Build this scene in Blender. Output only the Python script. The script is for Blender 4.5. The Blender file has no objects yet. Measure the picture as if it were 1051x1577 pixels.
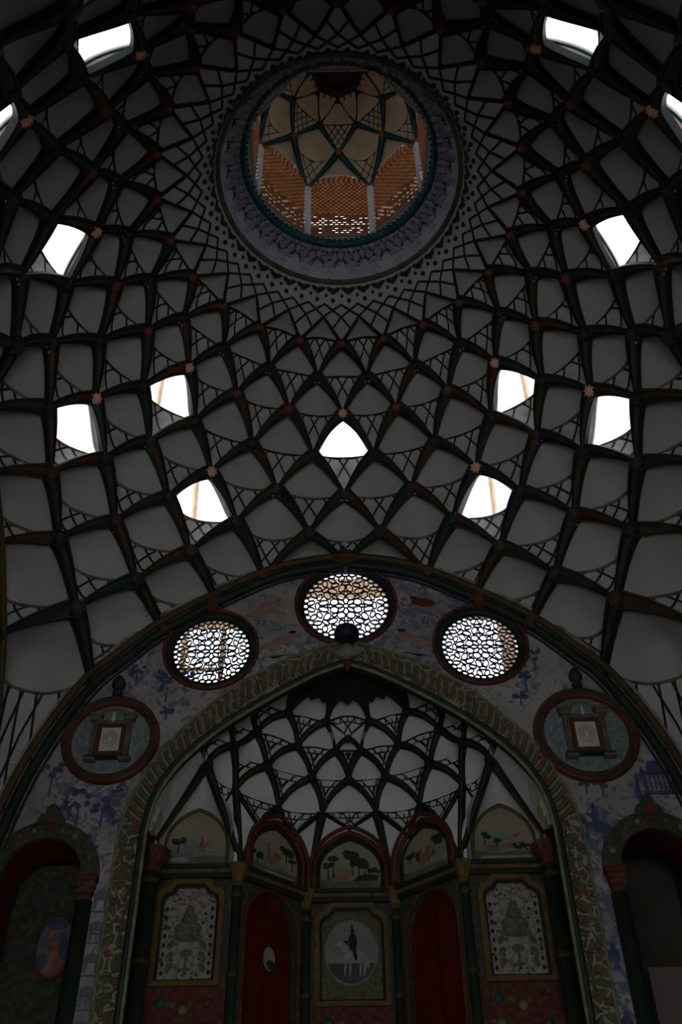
import bpy, math, random
from mathutils import Vector, Matrix
from mathutils.geometry import tessellate_polygon
random.seed(7)
PI=math.pi; sin=math.sin; cos=math.cos; rad=math.radians
scene=bpy.context.scene; COL=scene.collection
# ------------------------------------------------------------------ camera, light, exposure
S=5.0; CZ=1.6                      # one unit = camera to dome axis = 5 m; eye height 1.6 m
def V(x,y,z): return Vector((x*S,y*S,z*S+CZ))
cam_d=bpy.data.cameras.new('camera'); cam=bpy.data.objects.new('camera',cam_d); COL.objects.link(cam)
TH=0.75249; ROLL=0.01584; F=1503.24
rt=Vector((1,0,0)); up=Vector((0,-sin(TH),cos(TH)))
r2=rt*cos(ROLL)-up*sin(ROLL); u2=rt*sin(ROLL)+up*cos(ROLL); bk=r2.cross(u2)
M=Matrix((r2,u2,bk)).transposed().to_4x4(); M.translation=V(-0.00764,-1,0); cam.matrix_world=M
cam_d.sensor_fit='VERTICAL'; cam_d.sensor_height=24; cam_d.lens=24*F/1577; cam_d.clip_start=0.05
scene.camera=cam
scene.view_settings.view_transform='Standard'; scene.view_settings.look='None'
scene.view_settings.exposure=0.0; scene.view_settings.gamma=1; scene.view_settings.use_curve_mapping=False
w=bpy.data.worlds.new('sky'); scene.world=w; w.use_nodes=True
bg=w.node_tree.nodes['Background']; bg.inputs[0].default_value=(0.86,0.93,1.0,1); bg.inputs[1].default_value=2.1
def area(name,loc,tgt,sx,sy,e,col):
    l=bpy.data.lights.new(name,'AREA'); l.shape='RECTANGLE'; l.size=sx; l.size_y=sy; l.energy=e; l.color=col
    o=bpy.data.objects.new(name,l); COL.objects.link(o); o.location=loc
    o.rotation_euler=(Vector(tgt)-Vector(loc)).to_track_quat('-Z','Y').to_euler(); return o
# daylight entering by the courtyard opening behind the camera; side lamps added in closed recesses for floor bounce
cl_=area('courtyard_daylight',(0,-7.3,1.6),(0,3.0,7.4),3.0,2.4,50,(0.92,0.95,1.0)); cl_.data.spread=rad(135)
area('side_fill',(-4.9,0,1.0),(3,0,7.0),2.4,1.6,5,(1.0,0.92,0.84))
area('side_fill.001',(4.9,0,1.0),(-3,0,7.0),2.4,1.6,5,(1.0,0.92,0.84))
# ------------------------------------------------------------------ materials
def lin(c): return tuple((x/12.92 if x<=.04045 else ((x+.055)/1.055)**2.4) for x in c)
def mat(name,c1,c2=None,scale=4.0,rough=.8,bump=0.0,c3=None,lo=.4,hi=.62,det=5.0):
    m=bpy.data.materials.new(name); m.use_nodes=True; nt=m.node_tree; b=nt.nodes['Principled BSDF']
    b.inputs['Roughness'].default_value=rough; b.inputs['Base Color'].default_value=(*c1,1)
    b.inputs['Specular IOR Level'].default_value=.2
    tc=nt.nodes.new('ShaderNodeTexCoord'); n=nt.nodes.new('ShaderNodeTexNoise'); n.inputs['Scale'].default_value=scale; n.inputs['Detail'].default_value=det
    nt.links.new(tc.outputs['Object'],n.inputs['Vector'])
    if c2:
        r=nt.nodes.new('ShaderNodeValToRGB'); e=r.color_ramp.elements
        e[0].position=lo; e[0].color=(*c1,1); e[1].position=hi; e[1].color=(*c2,1)
        if c3: x=e.new(min(.98,hi+.08)); x.color=(*c3,1)
        nt.links.new(n.outputs[0],r.inputs[0]); nt.links.new(r.outputs[0],b.inputs['Base Color'])
    if bump:
        bp=nt.nodes.new('ShaderNodeBump'); bp.inputs['Strength'].default_value=bump; bp.inputs['Distance'].default_value=.02
        nt.links.new(n.outputs[0],bp.inputs['Height']); nt.links.new(bp.outputs[0],b.inputs['Normal'])
    return m
def nodes_of(m): return m.node_tree.nodes,m.node_tree.links,m.node_tree.nodes['Principled BSDF']
PL=mat('plaster',(.40,.385,.36),(.47,.455,.43),1.5,.85,.15)
PLW=mat('alcove_plaster',(.62,.62,.57),(.70,.70,.66),1.6,.85,.1)
TILE=mat('tile_plaster',(.44,.42,.40),(.54,.52,.50),3,.8,.15)
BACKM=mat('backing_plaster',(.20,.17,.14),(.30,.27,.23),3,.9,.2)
LIP=mat('stained_lip',(.10,.065,.045),(.22,.16,.11),2.5,.8,.2)
DARK=mat('rib_edge_paint',(.010,.013,.016),(.022,.022,.02),9,.6)
BAR=mat('lattice_paint',(.016,.016,.026),(.03,.026,.03),9,.6)
GREEN=mat('green_paint',(.018,.030,.024),(.035,.050,.036),6,.6,0,(.06,.035,.018))
RUST=mat('rust_paint',(.045,.022,.014),(.085,.045,.022),6,.6,0,(.025,.035,.025))
BLUEP=mat('blue_paint',(.014,.018,.035),(.03,.035,.05),6,.6)
REDST=mat('red_star_paint',(.15,.04,.03),(.20,.06,.045),8,.6)
BROWNST=mat('brown_star_paint',(.05,.03,.022),(.07,.035,.025),8,.6)
LITST=mat('lit_star_paint',(.75,.32,.20),(.85,.42,.3),8,.6)  # stars at the skylights: daylight falling on them is put into the colour
WHITE=mat('white_paint',(.50,.50,.50),None)
REVEAL=mat('reveal_plaster',(.72,.66,.58),(.62,.48,.38),4,.8,.2)
BRICK=mat('peach_brick',(.78,.50,.30),(.85,.62,.42),8,.85,.3)  # peach brick of the posts and frames outside the openings
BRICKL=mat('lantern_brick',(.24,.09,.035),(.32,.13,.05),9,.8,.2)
OCHRED=mat('dull_ochre_paint',(.065,.042,.018),(.09,.055,.022),3,.6,0,(.03,.035,.02))
OCHRE=mat('ochre_paint',(.10,.060,.020),(.15,.095,.03),7,.6,0,(.05,.045,.02))
BGREEN=mat('bottle_green_paint',(.014,.024,.017),(.024,.035,.022),6,.5)
TEAL=mat('teal_paint',(.008,.055,.065),(.015,.085,.09),8,.5)
LILAC=mat('muqarnas_plaster',(.24,.22,.26),(.38,.35,.40),12,.7,.2)
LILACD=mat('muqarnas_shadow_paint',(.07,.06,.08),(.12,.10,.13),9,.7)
CREAM=mat('cream_plaster',(.44,.35,.23),(.52,.43,.31),3,.8,.1)
REDF=mat('red_frame_paint',(.085,.022,.014),(.12,.034,.022),6,.5)
SLATE=mat('slate_marbling',(.13,.15,.15),(.22,.25,.25),16,.6,0,(.08,.10,.12))
PLAQ=mat('plaque_plaster',(.50,.44,.36),(.58,.52,.44),5,.7,0,(.40,.36,.30),.45,.7)
OLIVE=mat('olive_band_paint',(.12,.13,.07),(.20,.20,.12),10,.7)
LEAFC=mat('leaf_relief_paint',(.10,.11,.065),(.20,.19,.13),7,.7,.3,(.27,.24,.18))
REDD=mat('red_door_paint',(.075,.007,.004),(.10,.012,.006),3,.5)
DGREEN=mat('dark_floral_paint',(.03,.045,.03),(.07,.065,.04),22,.7,0,(.17,.05,.025),.42,.6)
DRED=mat('dark_red_floral_paint',(.085,.022,.016),(.11,.05,.035),16,.7,0,(.10,.14,.10),.45,.63)
SKYP=mat('painted_sky',(.30,.26,.16),(.20,.21,.17),2.2,.7,0,(.13,.16,.15),.42,.6)
PAVE=mat('painted_ground',(.10,.10,.07),(.15,.14,.09),6,.7)
TREEP=mat('painted_tree',(.015,.028,.02),(.03,.05,.03),12,.7)
FIG=mat('painted_figure',(.20,.06,.05),(.30,.14,.09),12,.7)
FIGW=mat('painted_pale_figure',(.34,.32,.28),(.22,.22,.20),12,.7)
BLUEM=mat('mural_blue',(.045,.055,.12),(.08,.09,.15),9,.8,0,(.17,.17,.19))
PINKM=mat('mural_pink',(.24,.14,.105),(.28,.18,.14),9,.8,0,(.25,.22,.19))
GREYM=mat('mural_grey_wing',(.17,.18,.17),(.24,.25,.24),12,.8)
BLACKM=mat('black_iron',(.012,.012,.016),(.02,.02,.03),9,.5)
FLOORM=mat('stone_floor',(.24,.21,.18),(.30,.27,.23),2,.6,.1)
MAS=mat('masonry',(.20,.16,.12),(.28,.22,.17),3,.9,.2)
def mural_mat():
    m=mat('mural_ground',(.36,.325,.29),(.24,.225,.21),1.8,.8)
    n,l,b=nodes_of(m); tc=[x for x in n if x.type=='TEX_COORD'][0]
    ramp=[x for x in n if x.type=='VALTORGB'][0]
    n2=n.new('ShaderNodeTexNoise'); n2.inputs['Scale'].default_value=9.0; n2.inputs['Detail'].default_value=7; n2.inputs['Distortion'].default_value=1.6
    n3=n.new('ShaderNodeTexNoise'); n3.inputs['Scale'].default_value=.75
    ad=n.new('ShaderNodeMath'); ad.operation='MULTIPLY_ADD'; ad.inputs[1].default_value=.55
    rr=n.new('ShaderNodeValToRGB'); e=rr.color_ramp.elements; e[0].position=.76; e[0].color=(0,0,0,1); e[1].position=.90; e[1].color=(.85,.85,.85,1)
    mx=n.new('ShaderNodeMix'); mx.data_type='RGBA'; mx.inputs[7].default_value=(.085,.092,.15,1)
    l.new(tc.outputs['Object'],n2.inputs['Vector']); l.new(tc.outputs['Object'],n3.inputs['Vector'])
    l.new(n3.outputs[0],ad.inputs[0]); l.new(n2.outputs[0],ad.inputs[2]); l.new(ad.outputs[0],rr.inputs[0])
    l.new(rr.outputs[0],mx.inputs[0]); l.new(ramp.outputs[0],mx.inputs[6]); l.new(mx.outputs[2],b.inputs['Base Color'])
    return m
MURAL=mural_mat()
def floral_mat(name,ground,dot,dot2,sc):
    m=mat(name,ground); n,l,b=nodes_of(m); tc=[x for x in n if x.type=='TEX_COORD'][0]
    v=n.new('ShaderNodeTexVoronoi'); v.inputs['Scale'].default_value=sc
    r=n.new('ShaderNodeValToRGB'); e=r.color_ramp.elements; e[0].position=.22; e[0].color=(*dot,1); e[1].position=.34; e[1].color=(*ground,1)
    v2=n.new('ShaderNodeTexVoronoi'); v2.feature='DISTANCE_TO_EDGE'; v2.inputs['Scale'].default_value=sc*.6
    r3=n.new('ShaderNodeValToRGB'); q=r3.color_ramp.elements; q[0].position=.03; q[0].color=(1,1,1,1); q[1].position=.07; q[1].color=(0,0,0,1)
    mx=n.new('ShaderNodeMix'); mx.data_type='RGBA'; mx.inputs[7].default_value=(*dot2,1)
    l.new(tc.outputs['Object'],v.inputs['Vector']); l.new(tc.outputs['Object'],v2.inputs['Vector'])
    l.new(v.outputs['Distance'],r.inputs[0]); l.new(v2.outputs['Distance'],r3.inputs[0])
    l.new(r3.outputs[0],mx.inputs[0]); l.new(r.outputs[0],mx.inputs[6]); l.new(mx.outputs[2],b.inputs['Base Color']); return m
PANELF=floral_mat('white_floral_field',(.30,.26,.215),(.05,.045,.035),(.16,.15,.12),16)
# ------------------------------------------------------------------ object helpers
WL={None:Vector((0,0,0))}
def tag(o,label=None,cat=None,group=None,kind=None):
    if label: o['label']=label
    if cat: o['category']=cat
    if group: o['group']=group
    if kind: o['kind']=kind
    return o
def empty(name,loc,parent=None):
    o=bpy.data.objects.new(name,None); o.empty_display_size=.1; COL.objects.link(o)
    loc=Vector(loc); WL[o]=loc
    if parent: o.parent=parent
    o.location=loc-WL[parent]; return o
def mk(name,vs,fs,mats,parent=None,mi=None,smooth=False,origin=None):
    vs=[Vector(v) for v in vs]
    if origin is None:
        lo=[min(v[i] for v in vs) for i in range(3)]; hi=[max(v[i] for v in vs) for i in range(3)]
        origin=Vector([(a+b)/2 for a,b in zip(lo,hi)])
    me=bpy.data.meshes.new(name); me.from_pydata([v-origin for v in vs],[],fs)
    for m in (mats if isinstance(mats,(list,tuple)) else [mats]): me.materials.append(m)
    if mi: me.polygons.foreach_set('material_index',mi)
    if smooth: me.polygons.foreach_set('use_smooth',[True]*len(fs))
    me.update()
    o=bpy.data.objects.new(name,me); COL.objects.link(o); WL[o]=Vector(origin)
    if parent: o.parent=parent
    o.location=WL[o]-WL[parent]; return o
class MB:
    def __init__(s): s.v=[]; s.f=[]; s.m=[]
    def add(s,vs,fs,mi=0):
        n=len(s.v); s.v+=[Vector(v) for v in vs]
        for i,f in enumerate(fs): s.f.append([k+n for k in f]); s.m.append(mi[i] if isinstance(mi,list) else mi)
    def box(s,a,b,mi=0):
        x0,y0,z0=a; x1,y1,z1=b
        s.add([(x0,y0,z0),(x1,y0,z0),(x1,y1,z0),(x0,y1,z0),(x0,y0,z1),(x1,y0,z1),(x1,y1,z1),(x0,y1,z1)],
              [(0,3,2,1),(4,5,6,7),(0,1,5,4),(1,2,6,5),(2,3,7,6),(3,0,4,7)],mi)
    def tube(s,pts,r,n=6,closed=False,mi=0,rz=None):
        P=[Vector(p) for p in pts]; k=len(P); vs=[]; prev=None
        for i,p in enumerate(P):
            a=P[(i-1)%k] if (closed or i) else P[0]; b=P[(i+1)%k] if (closed or i<k-1) else P[-1]
            t=(b-a).normalized()
            ref=prev if prev is not None else (Vector((0,0,1)) if abs(t.z)<.9 else Vector((1,0,0)))
            x=(ref-t*ref.dot(t)).normalized(); prev=x; y=t.cross(x)
            R=r(i/(k-1 or 1)) if callable(r) else r
            for j in range(n):
                q=2*PI*j/n; vs.append(p+x*R*cos(q)+y*R*sin(q))
        fs=[]
        for i in range(k if closed else k-1):
            for j in range(n):
                a=i*n+j; b=i*n+(j+1)%n; c=((i+1)%k)*n+(j+1)%n; d=((i+1)%k)*n+j; fs.append((a,b,c,d))
        if not closed: fs+= [tuple(range(n))[::-1],tuple((k-1)*n+j for j in range(n))]
        s.add(vs,fs,mi)
    def sweep(s,pts,nrm,prof,mis,wf=None,closed=False):
        """profile of (side,height) swept along pts; side = nrm x tangent; wf scales the side"""
        k=len(pts); m=len(prof); vs=[]
        for i,p in enumerate(pts):
            a=pts[(i-1)%k] if (closed or i) else pts[0]; b=pts[(i+1)%k] if (closed or i<k-1) else pts[-1]
            t=(b-a).normalized(); n=nrm[i]; sd=n.cross(t).normalized(); q=wf(i/(k-1)) if wf else 1
            for (u,h) in prof: vs.append(p+sd*u*q+n*h)
        fs=[];mi=[]
        for i in range(k if closed else k-1):
            for j in range(m-1):
                a=i*m+j; b=((i+1)%k)*m+j; fs.append((a,a+1,b+1,b)); mi.append(mis[j])
        if not closed:
            fs.append(tuple(range(m))); mi.append(mis[0]); fs.append(tuple((k-1)*m+j for j in range(m))[::-1]); mi.append(mis[0])
        s.add(vs,fs,mi)
    def lathe(s,prof,c,ax=Vector((0,0,1)),n=24,mi=0):
        ax=ax.normalized(); x=ax.orthogonal().normalized(); y=ax.cross(x); vs=[]
        for (r,h) in prof:
            for j in range(n):
                q=2*PI*j/n; vs.append(c+ax*h+(x*cos(q)+y*sin(q))*r)
        fs=[];mm=[]
        for i in range(len(prof)-1):
            for j in range(n):
                fs.append((i*n+j,i*n+(j+1)%n,(i+1)*n+(j+1)%n,(i+1)*n+j)); mm.append(mi[i] if isinstance(mi,list) else mi)
        s.add(vs,fs,mm)
    def build(s,name,mats,parent=None,smooth=False,origin=None):
        return mk(name,s.v,s.f,mats,parent,s.m,smooth,origin)
def arcpts(cx,cy,rx,ry,a0,a1,n): return [(cx+rx*cos(rad(a0+(a1-a0)*i/n)),cy+ry*sin(rad(a0+(a1-a0)*i/n))) for i in range(n+1)]
def crom(P,n=6):
    """smooth curve through the points"""
    out=[]
    for i in range(len(P)-1):
        p0=P[max(i-1,0)];p1=P[i];p2=P[i+1];p3=P[min(i+2,len(P)-1)]
        for k in range(n):
            t=k/n; out.append(tuple(.5*((2*b)+(-a+c)*t+(2*a-5*b+4*c-d)*t*t+(-a+3*b-3*c+d)*t**3) for a,b,c,d in zip(p0,p1,p2,p3)))
    out.append(tuple(P[-1])); return out
def area2(P): return sum(P[i][0]*P[(i+1)%len(P)][1]-P[(i+1)%len(P)][0]*P[i][1] for i in range(len(P)))/2
def slab_mb(outer,holes,d,mb=None,mi=0,side=None,Mx=None):
    """plate lying in XZ with front face at y=0 and back face at y=d; outlines in (x,z)"""
    mb=mb or MB(); side=mi if side is None else side
    Mx=Mx or Matrix()
    loops=[outer if area2(outer)>0 else outer[::-1]]+[h if area2(h)<0 else h[::-1] for h in holes]
    tri=tessellate_polygon([[Vector((x,z,0)) for x,z in l] for l in loops])
    flat=[p for l in loops for p in l]; n=len(flat)
    vs=[Mx@Vector((x,0,z)) for x,z in flat]+[Mx@Vector((x,d,z)) for x,z in flat]
    fs=[];ms=[]
    for t in tri:
        fs.append(tuple(t)); ms.append(mi); fs.append(tuple(k+n for k in t[::-1])); ms.append(mi)
    o=0
    for l in loops:
        k=len(l)
        for i in range(k): a=o+i;b=o+(i+1)%k; fs.append((a,b,b+n,a+n)); ms.append(side)
        o+=k
    mb.add(vs,fs,ms); return mb
# ------------------------------------------------------------------ vault nodes
W=.68
ARCH=[(0,1.417),(.09,1.403),(.175,1.377),(.29,1.311),(.398,1.237),(.478,1.157),(.522,1.110),(.568,1.027),(.60,.95),(.625,.87),(.648,.76),(.665,.64),(.675,.53),(.68,.45)]
ARCHC=crom(ARCH,6)
RH={1:(.3684,1.8125),2:(.4386,1.773),3:(.4753,1.6904),4:(.5372,1.614),5:(.5883,1.5408)}
RC={(6,.5):(.6021,1.4324),(6,1.5):(.6217,1.4475),(6,2.5):(.6188,1.4471),(7,2):(.6667,1.3672),(7,3):(.6723,1.3648),(8,2.5):(.7161,1.2822),(9,3):(.761,1.1887)}
RA={(7,0):1.417,(7,1):1.377,(8,1.5):1.311,(9,2):1.237,(10,2.5):1.110}
def cls(i):
    i=i%6; return min(i,6-i)
LV=[(.280,1.836),(.2925,1.8315),(.307,1.8265),(.336,1.8195),(.3684,1.8125)]
def node(k,i):
    c=cls(i); onarch=False
    if k==0: r,h=LV[2]
    elif k<=5: r,h=RH[k]
    elif (k,c) in RC: r,h=RC[(k,c)]
    elif (k,c) in RA: h=RA[(k,c)]; r=W/cos(rad(15*c)); onarch=True
    elif k==11: r=W*math.sqrt(2); h=.45; onarch=True
    else: raise KeyError((k,i))
    a=rad(15*i); return Vector((-r*sin(a),r*cos(a),h))
def isarch(k,i): return k==11 or (k,cls(i)) in RA
CEN=Vector((0,0,1.05))
def outward(p):
    if p.z>1.8: c=Vector((0,0,.2+ (p.z-1.8)*0))
    else: c=Vector((0,0,1.05))
    return (p-c).normalized()
def arch_between(A,B,n):
    """points of the big arch curve between two points lying on the same wall plane (unit coords)"""
    ax=0 if abs(abs(A.y)-W)<1e-4 and abs(abs(B.y)-W)<1e-4 else 1
    oth=1-ax; pl=math.copysign(W,A[oth])
    def par(p):
        best=0;bd=9
        for i,(x,z) in enumerate(ARCHC):
            d=(abs(p[ax])-x)**2+(p.z-z)**2
            if d<bd: bd=d;best=i
        return best
    ia,ib=par(A),par(B); sg=math.copysign(1,A[ax] if abs(A[ax])>1e-6 else B[ax])
    out=[]
    for k in range(n+1):
        f=ia+(ib-ia)*k/n; i=min(int(f),len(ARCHC)-2); t=f-i
        x=ARCHC[i][0]*(1-t)+ARCHC[i+1][0]*t; z=ARCHC[i][1]*(1-t)+ARCHC[i+1][1]*t
        p=Vector((0,0,z)); p[ax]=sg*x; p[oth]=pl; out.append(p)
    out[0]=A.copy(); out[-1]=B.copy(); return out
NE=10
ECACHE={}
def edge(a,b):
    """curve from upper node a to lower node b, as NE+1 points in unit coords"""
    key=(a[0],round(a[1]%24,2),b[0],round(b[1]%24,2))
    if key in ECACHE: return ECACHE[key]
    A=node(*a);B=node(*b)
    if isarch(*a) and isarch(*b): r=arch_between(A,B,NE)
    else:
        L=(B-A).length; t=(B-A).normalized(); n=outward((A+B)/2); sd=n.cross(t)
        di=((b[1]-a[1]+12)%24)-12
        az=Vector((-cos(rad(15*a[1])),-sin(rad(15*a[1])),0))*(1 if di>0 else -1)
        if sd.dot(az)<0: sd=-sd
        bu=0 if a[0]==0 else .055*L
        r=[A.lerp(B,k/NE)+sd*bu*sin(PI*(k/NE)**.8)+n*.03*L*sin(PI*k/NE)*(0 if a[0]==0 else 1) for k in range(NE+1)]
    ECACHE[key]=r; return r
def samp(c,t):
    f=t*(len(c)-1); i=min(int(f),len(c)-2); return c[i].lerp(c[i+1],f-i)
class Patch:
    def __init__(s,TL,TR,LB,RB,depth,nf=outward,tri=False):
        s.tri=tri
        s.e=(TL,TR,LB,RB); s.T=TL[0];s.L=TL[-1];s.R=TR[-1];s.B=LB[-1]; s.D=depth; s.nf=nf
    def base(s,u,v):
        TL,TR,LB,RB=s.e
        if s.tri:
            w=u+v-1
            p=s.T*(1-u-v)+s.L*u+s.R*v if w<=0 else s.B*w+s.L*(1-v)+s.R*(1-u)
            d=lambda c,t:samp(c,t)-c[0].lerp(c[-1],t)
            return p+d(TL,u)*(1-v)+d(RB,u)*v+d(TR,v)*(1-u)+d(LB,v)*u
        a=samp(TL,u)*(1-v)+samp(RB,u)*v; b=samp(TR,v)*(1-u)+samp(LB,v)*u
        c=s.T*(1-u)*(1-v)+s.L*u*(1-v)+s.R*(1-u)*v+s.B*u*v
        return a+b-c
    def __call__(s,u,v,off=0):
        u=min(max(u,0),1);v=min(max(v,0),1)
        p=s.base(u,v); n=s.nf(p); d=s.D*max(0,16*u*(1-u)*v*(1-v))**.6
        q=p+n*(d+off); return Vector((q.x*S,q.y*S,q.z*S+CZ))
    def n(s,u,v): return s.nf(s.base(u,v))
def arcq(q,p):
    a=q*PI/2; return (cos(a)**(2/p) if cos(a)>1e-6 else 0, sin(a)**(2/p) if sin(a)>1e-6 else 0)
def clip_arc(poly,p):
    f=lambda q:(q[0]**p+q[1]**p-1)
    out=[]
    for i in range(len(poly)):
        a=poly[i];b=poly[(i+1)%len(poly)];fa=f(a);fb=f(b)
        if fa>0: out.append(a)
        if (fa>0)!=(fb>0):
            lo,hi=0,1
            for _ in range(14):
                m=(lo+hi)/2; q=(a[0]+(b[0]-a[0])*m,a[1]+(b[1]-a[1])*m)
                if (f(q)>0)==(fa>0): lo=m
                else: hi=m
            out.append((a[0]+(b[0]-a[0])*lo,a[1]+(b[1]-a[1])*lo))
    return out
def blade(mb,pts,nf,w0,w1,h,toS=True,mi=0):
    """tapered painted rib along unit points, standing h (unit) proud towards the room"""
    P=[];N=[]
    for p in pts:
        n=-nf(p); P.append(Vector((p.x*S,p.y*S,p.z*S+CZ))); N.append(n)
    a,b=w0*S,w1*S; hh=h*S
    prof=[(-1,-.5*hh),(-1,hh*.75),(-.66,hh*.8),(-.6,hh*.55),(0,hh*1.0),(.6,hh*.55),(.66,hh*.8),(1,hh*.75),(1,-.5*hh)]
    wf=lambda t:(a+(b-a)*t**.75)
    mb.sweep(P,N,prof,[0,0,0,1+mi,1+mi,0,0,0],wf)
def star_boss(mb,p,n,r,h,pts=8,mi=0):
    n=n.normalized(); x=n.cross(Vector((0,0,1)))
    x=x.normalized() if x.length>1e-3 else Vector((1,0,0)); y=n.cross(x)
    vs=[];k=pts*2
    for lvl,(rr,hh) in enumerate(((1,-.2*h),(1,.6*h),(.8,h))):
        for j in range(k):
            q=2*PI*j/k; R=r*rr*(1 if j%2==0 else .68); vs.append(p+(x*cos(q)+y*sin(q))*R+n*hh)
    vs.append(p+n*h*1.25)
    fs=[(l*k+j,l*k+(j+1)%k,(l+1)*k+(j+1)%k,(l+1)*k+j) for l in range(2) for j in range(k)]+[(2*k+j,2*k+(j+1)%k,3*k) for j in range(k)]
    mb.add(vs,fs,mi)
def beads(mb,p,dirs,n,off,r,mi):
    for d in dirs:
        c=p+d.normalized()*off+n*r
        mb.lathe([(0.001,-r),(r*.8,-r*.5),(r,0),(r*.7,r*.7),(.001,r)],c,n,6,mi)
def make_cell(root,patch,p=1.6,window=False,grid=(.70,.85),tiles=True,bar=.0042,plast=PL,tilem=TILE,lipm=None,nrs=8,name='vault_cell',pinch=None,mixed=None):
    """recessed cell: backing panel, smooth shield above, tiled lattice below; returns the part"""
    P=patch; NB=10
    # backing panel
    mb=MB(); vs=[];fs=[]
    if window:
        # only behind the tiled sill
        M_=14
        for i in range(M_+1):
            q=i/M_; a=arcq(q,p); b=(1,2*q) if q<.5 else (2-2*q,1)
            for j in range(5):
                t=j/4; vs.append(P(a[0]+(b[0]-a[0])*t,a[1]+(b[1]-a[1])*t,.006))
        fs=[(i*5+j,i*5+j+1,(i+1)*5+j+1,(i+1)*5+j) for i in range(M_) for j in range(4)]
    else:
        for i in range(NB+1):
            for j in range(NB+1): vs.append(P(i/NB,j/NB,.014 if P.tri else .006))
        fs=[(i*(NB+1)+j,i*(NB+1)+j+1,(i+1)*(NB+1)+j+1,(i+1)*(NB+1)+j) for i in range(NB) for j in range(NB)]
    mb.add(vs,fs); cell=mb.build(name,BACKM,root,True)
    # shield
    M_=14
    if not window:
        vs=[P(.02,.02)];fs=[]
        for r in range(1,nrs+1):
            for i in range(M_+1):
                a=arcq(i/M_,p); t=r/nrs; u,v=a[0]*t,a[1]*t
                u=min(max(u,.0),.995);v=min(max(v,.0),.995); vs.append(P(u,v,0))
        for i in range(M_): fs.append((0,1+i,2+i))
        for r in range(nrs-1):
            for i in range(M_): a=1+r*(M_+1)+i; fs.append((a,a+1,a+M_+2,a+M_+1))
        mk('shield',vs,fs,plast,cell,None,True)
    # lip along the arc
    pts=[];nn=[]
    for i in range(M_+1):
        a=arcq(i/M_,p); pts.append(P(*a)); nn.append(-P.n(*a))
    mb=MB(); b=bar*S; mb.sweep(pts,nn,[(-b,-b*.8),(-b,b*1.1),(b,b*1.1),(b,-b*.8)],[0,0,0]); mb.build('lip',lipm or DARK,cell)
    # lattice bars
    g=list(grid)
    for c in g:
        ts=(1-c**p)**(1/p)
        if ts>.97: continue
        for sw in (0,1):
            pts=[];nn=[]
            for i in range(6):
                t=ts+(1-ts)*i/5; uv=(c,t) if sw==0 else (t,c); pts.append(P(*uv)); nn.append(-P.n(*uv))
            if (pts[0]-pts[-1]).length<.05: continue
            mb=MB(); b=bar*S*.72; mb.sweep(pts,nn,[(-b,-b*.8),(-b,b*1.3),(b,b*1.3),(b,-b*.8)],[0,0,0]); mb.build('lattice_bar',BAR,cell)
    # plaster tiles
    g=[0.0]+g+[1.0]; all_=MB()
    for i in range(len(g)-1):
        for j in range(len(g)-1):
            u0,u1,v0,v1=g[i],g[i+1],g[j],g[j+1]
            if u1**p+v1**p<=1.02: continue
            poly=[]
            n4=8 if (u1-u0>.3 or v1-v0>.3) else 4
            for (a,b2) in (((u0,v0),(u1,v0)),((u1,v0),(u1,v1)),((u1,v1),(u0,v1)),((u0,v1),(u0,v0))):
                for k in range(n4): t=k/n4; poly.append((a[0]+(b2[0]-a[0])*t,a[1]+(b2[1]-a[1])*t))
            poly=clip_arc(poly,p)
            if len(poly)<3: continue
            cu=sum(q[0] for q in poly)/len(poly); cv=sum(q[1] for q in poly)/len(poly)
            sz=((P(u1,v1)-P(max(u0,.5),max(v0,.5))).length)/S
            rise=.035*sz if i and j else .02*sz
            vs=[P(*q,0) for q in poly]; c=P(cu,cv,-rise)
            m=len(vs); vs2=[P(cu+(q[0]-cu)*.94,cv+(q[1]-cv)*.94,-.0012) for q in poly]
            fs=[(k,(k+1)%m,m+(k+1)%m,m+k) for k in range(m)]+[(m+k,m+(k+1)%m,2*m) for k in range(m)]
            if tiles: mk('plaster_tile',vs+vs2+[c],fs,tilem,cell)
            else: all_.add(vs+vs2+[c],fs)
    if not tiles and all_.v:
        tag(all_.build('plaster_tiles',tilem,cell),kind='stuff')
    return cell
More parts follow.
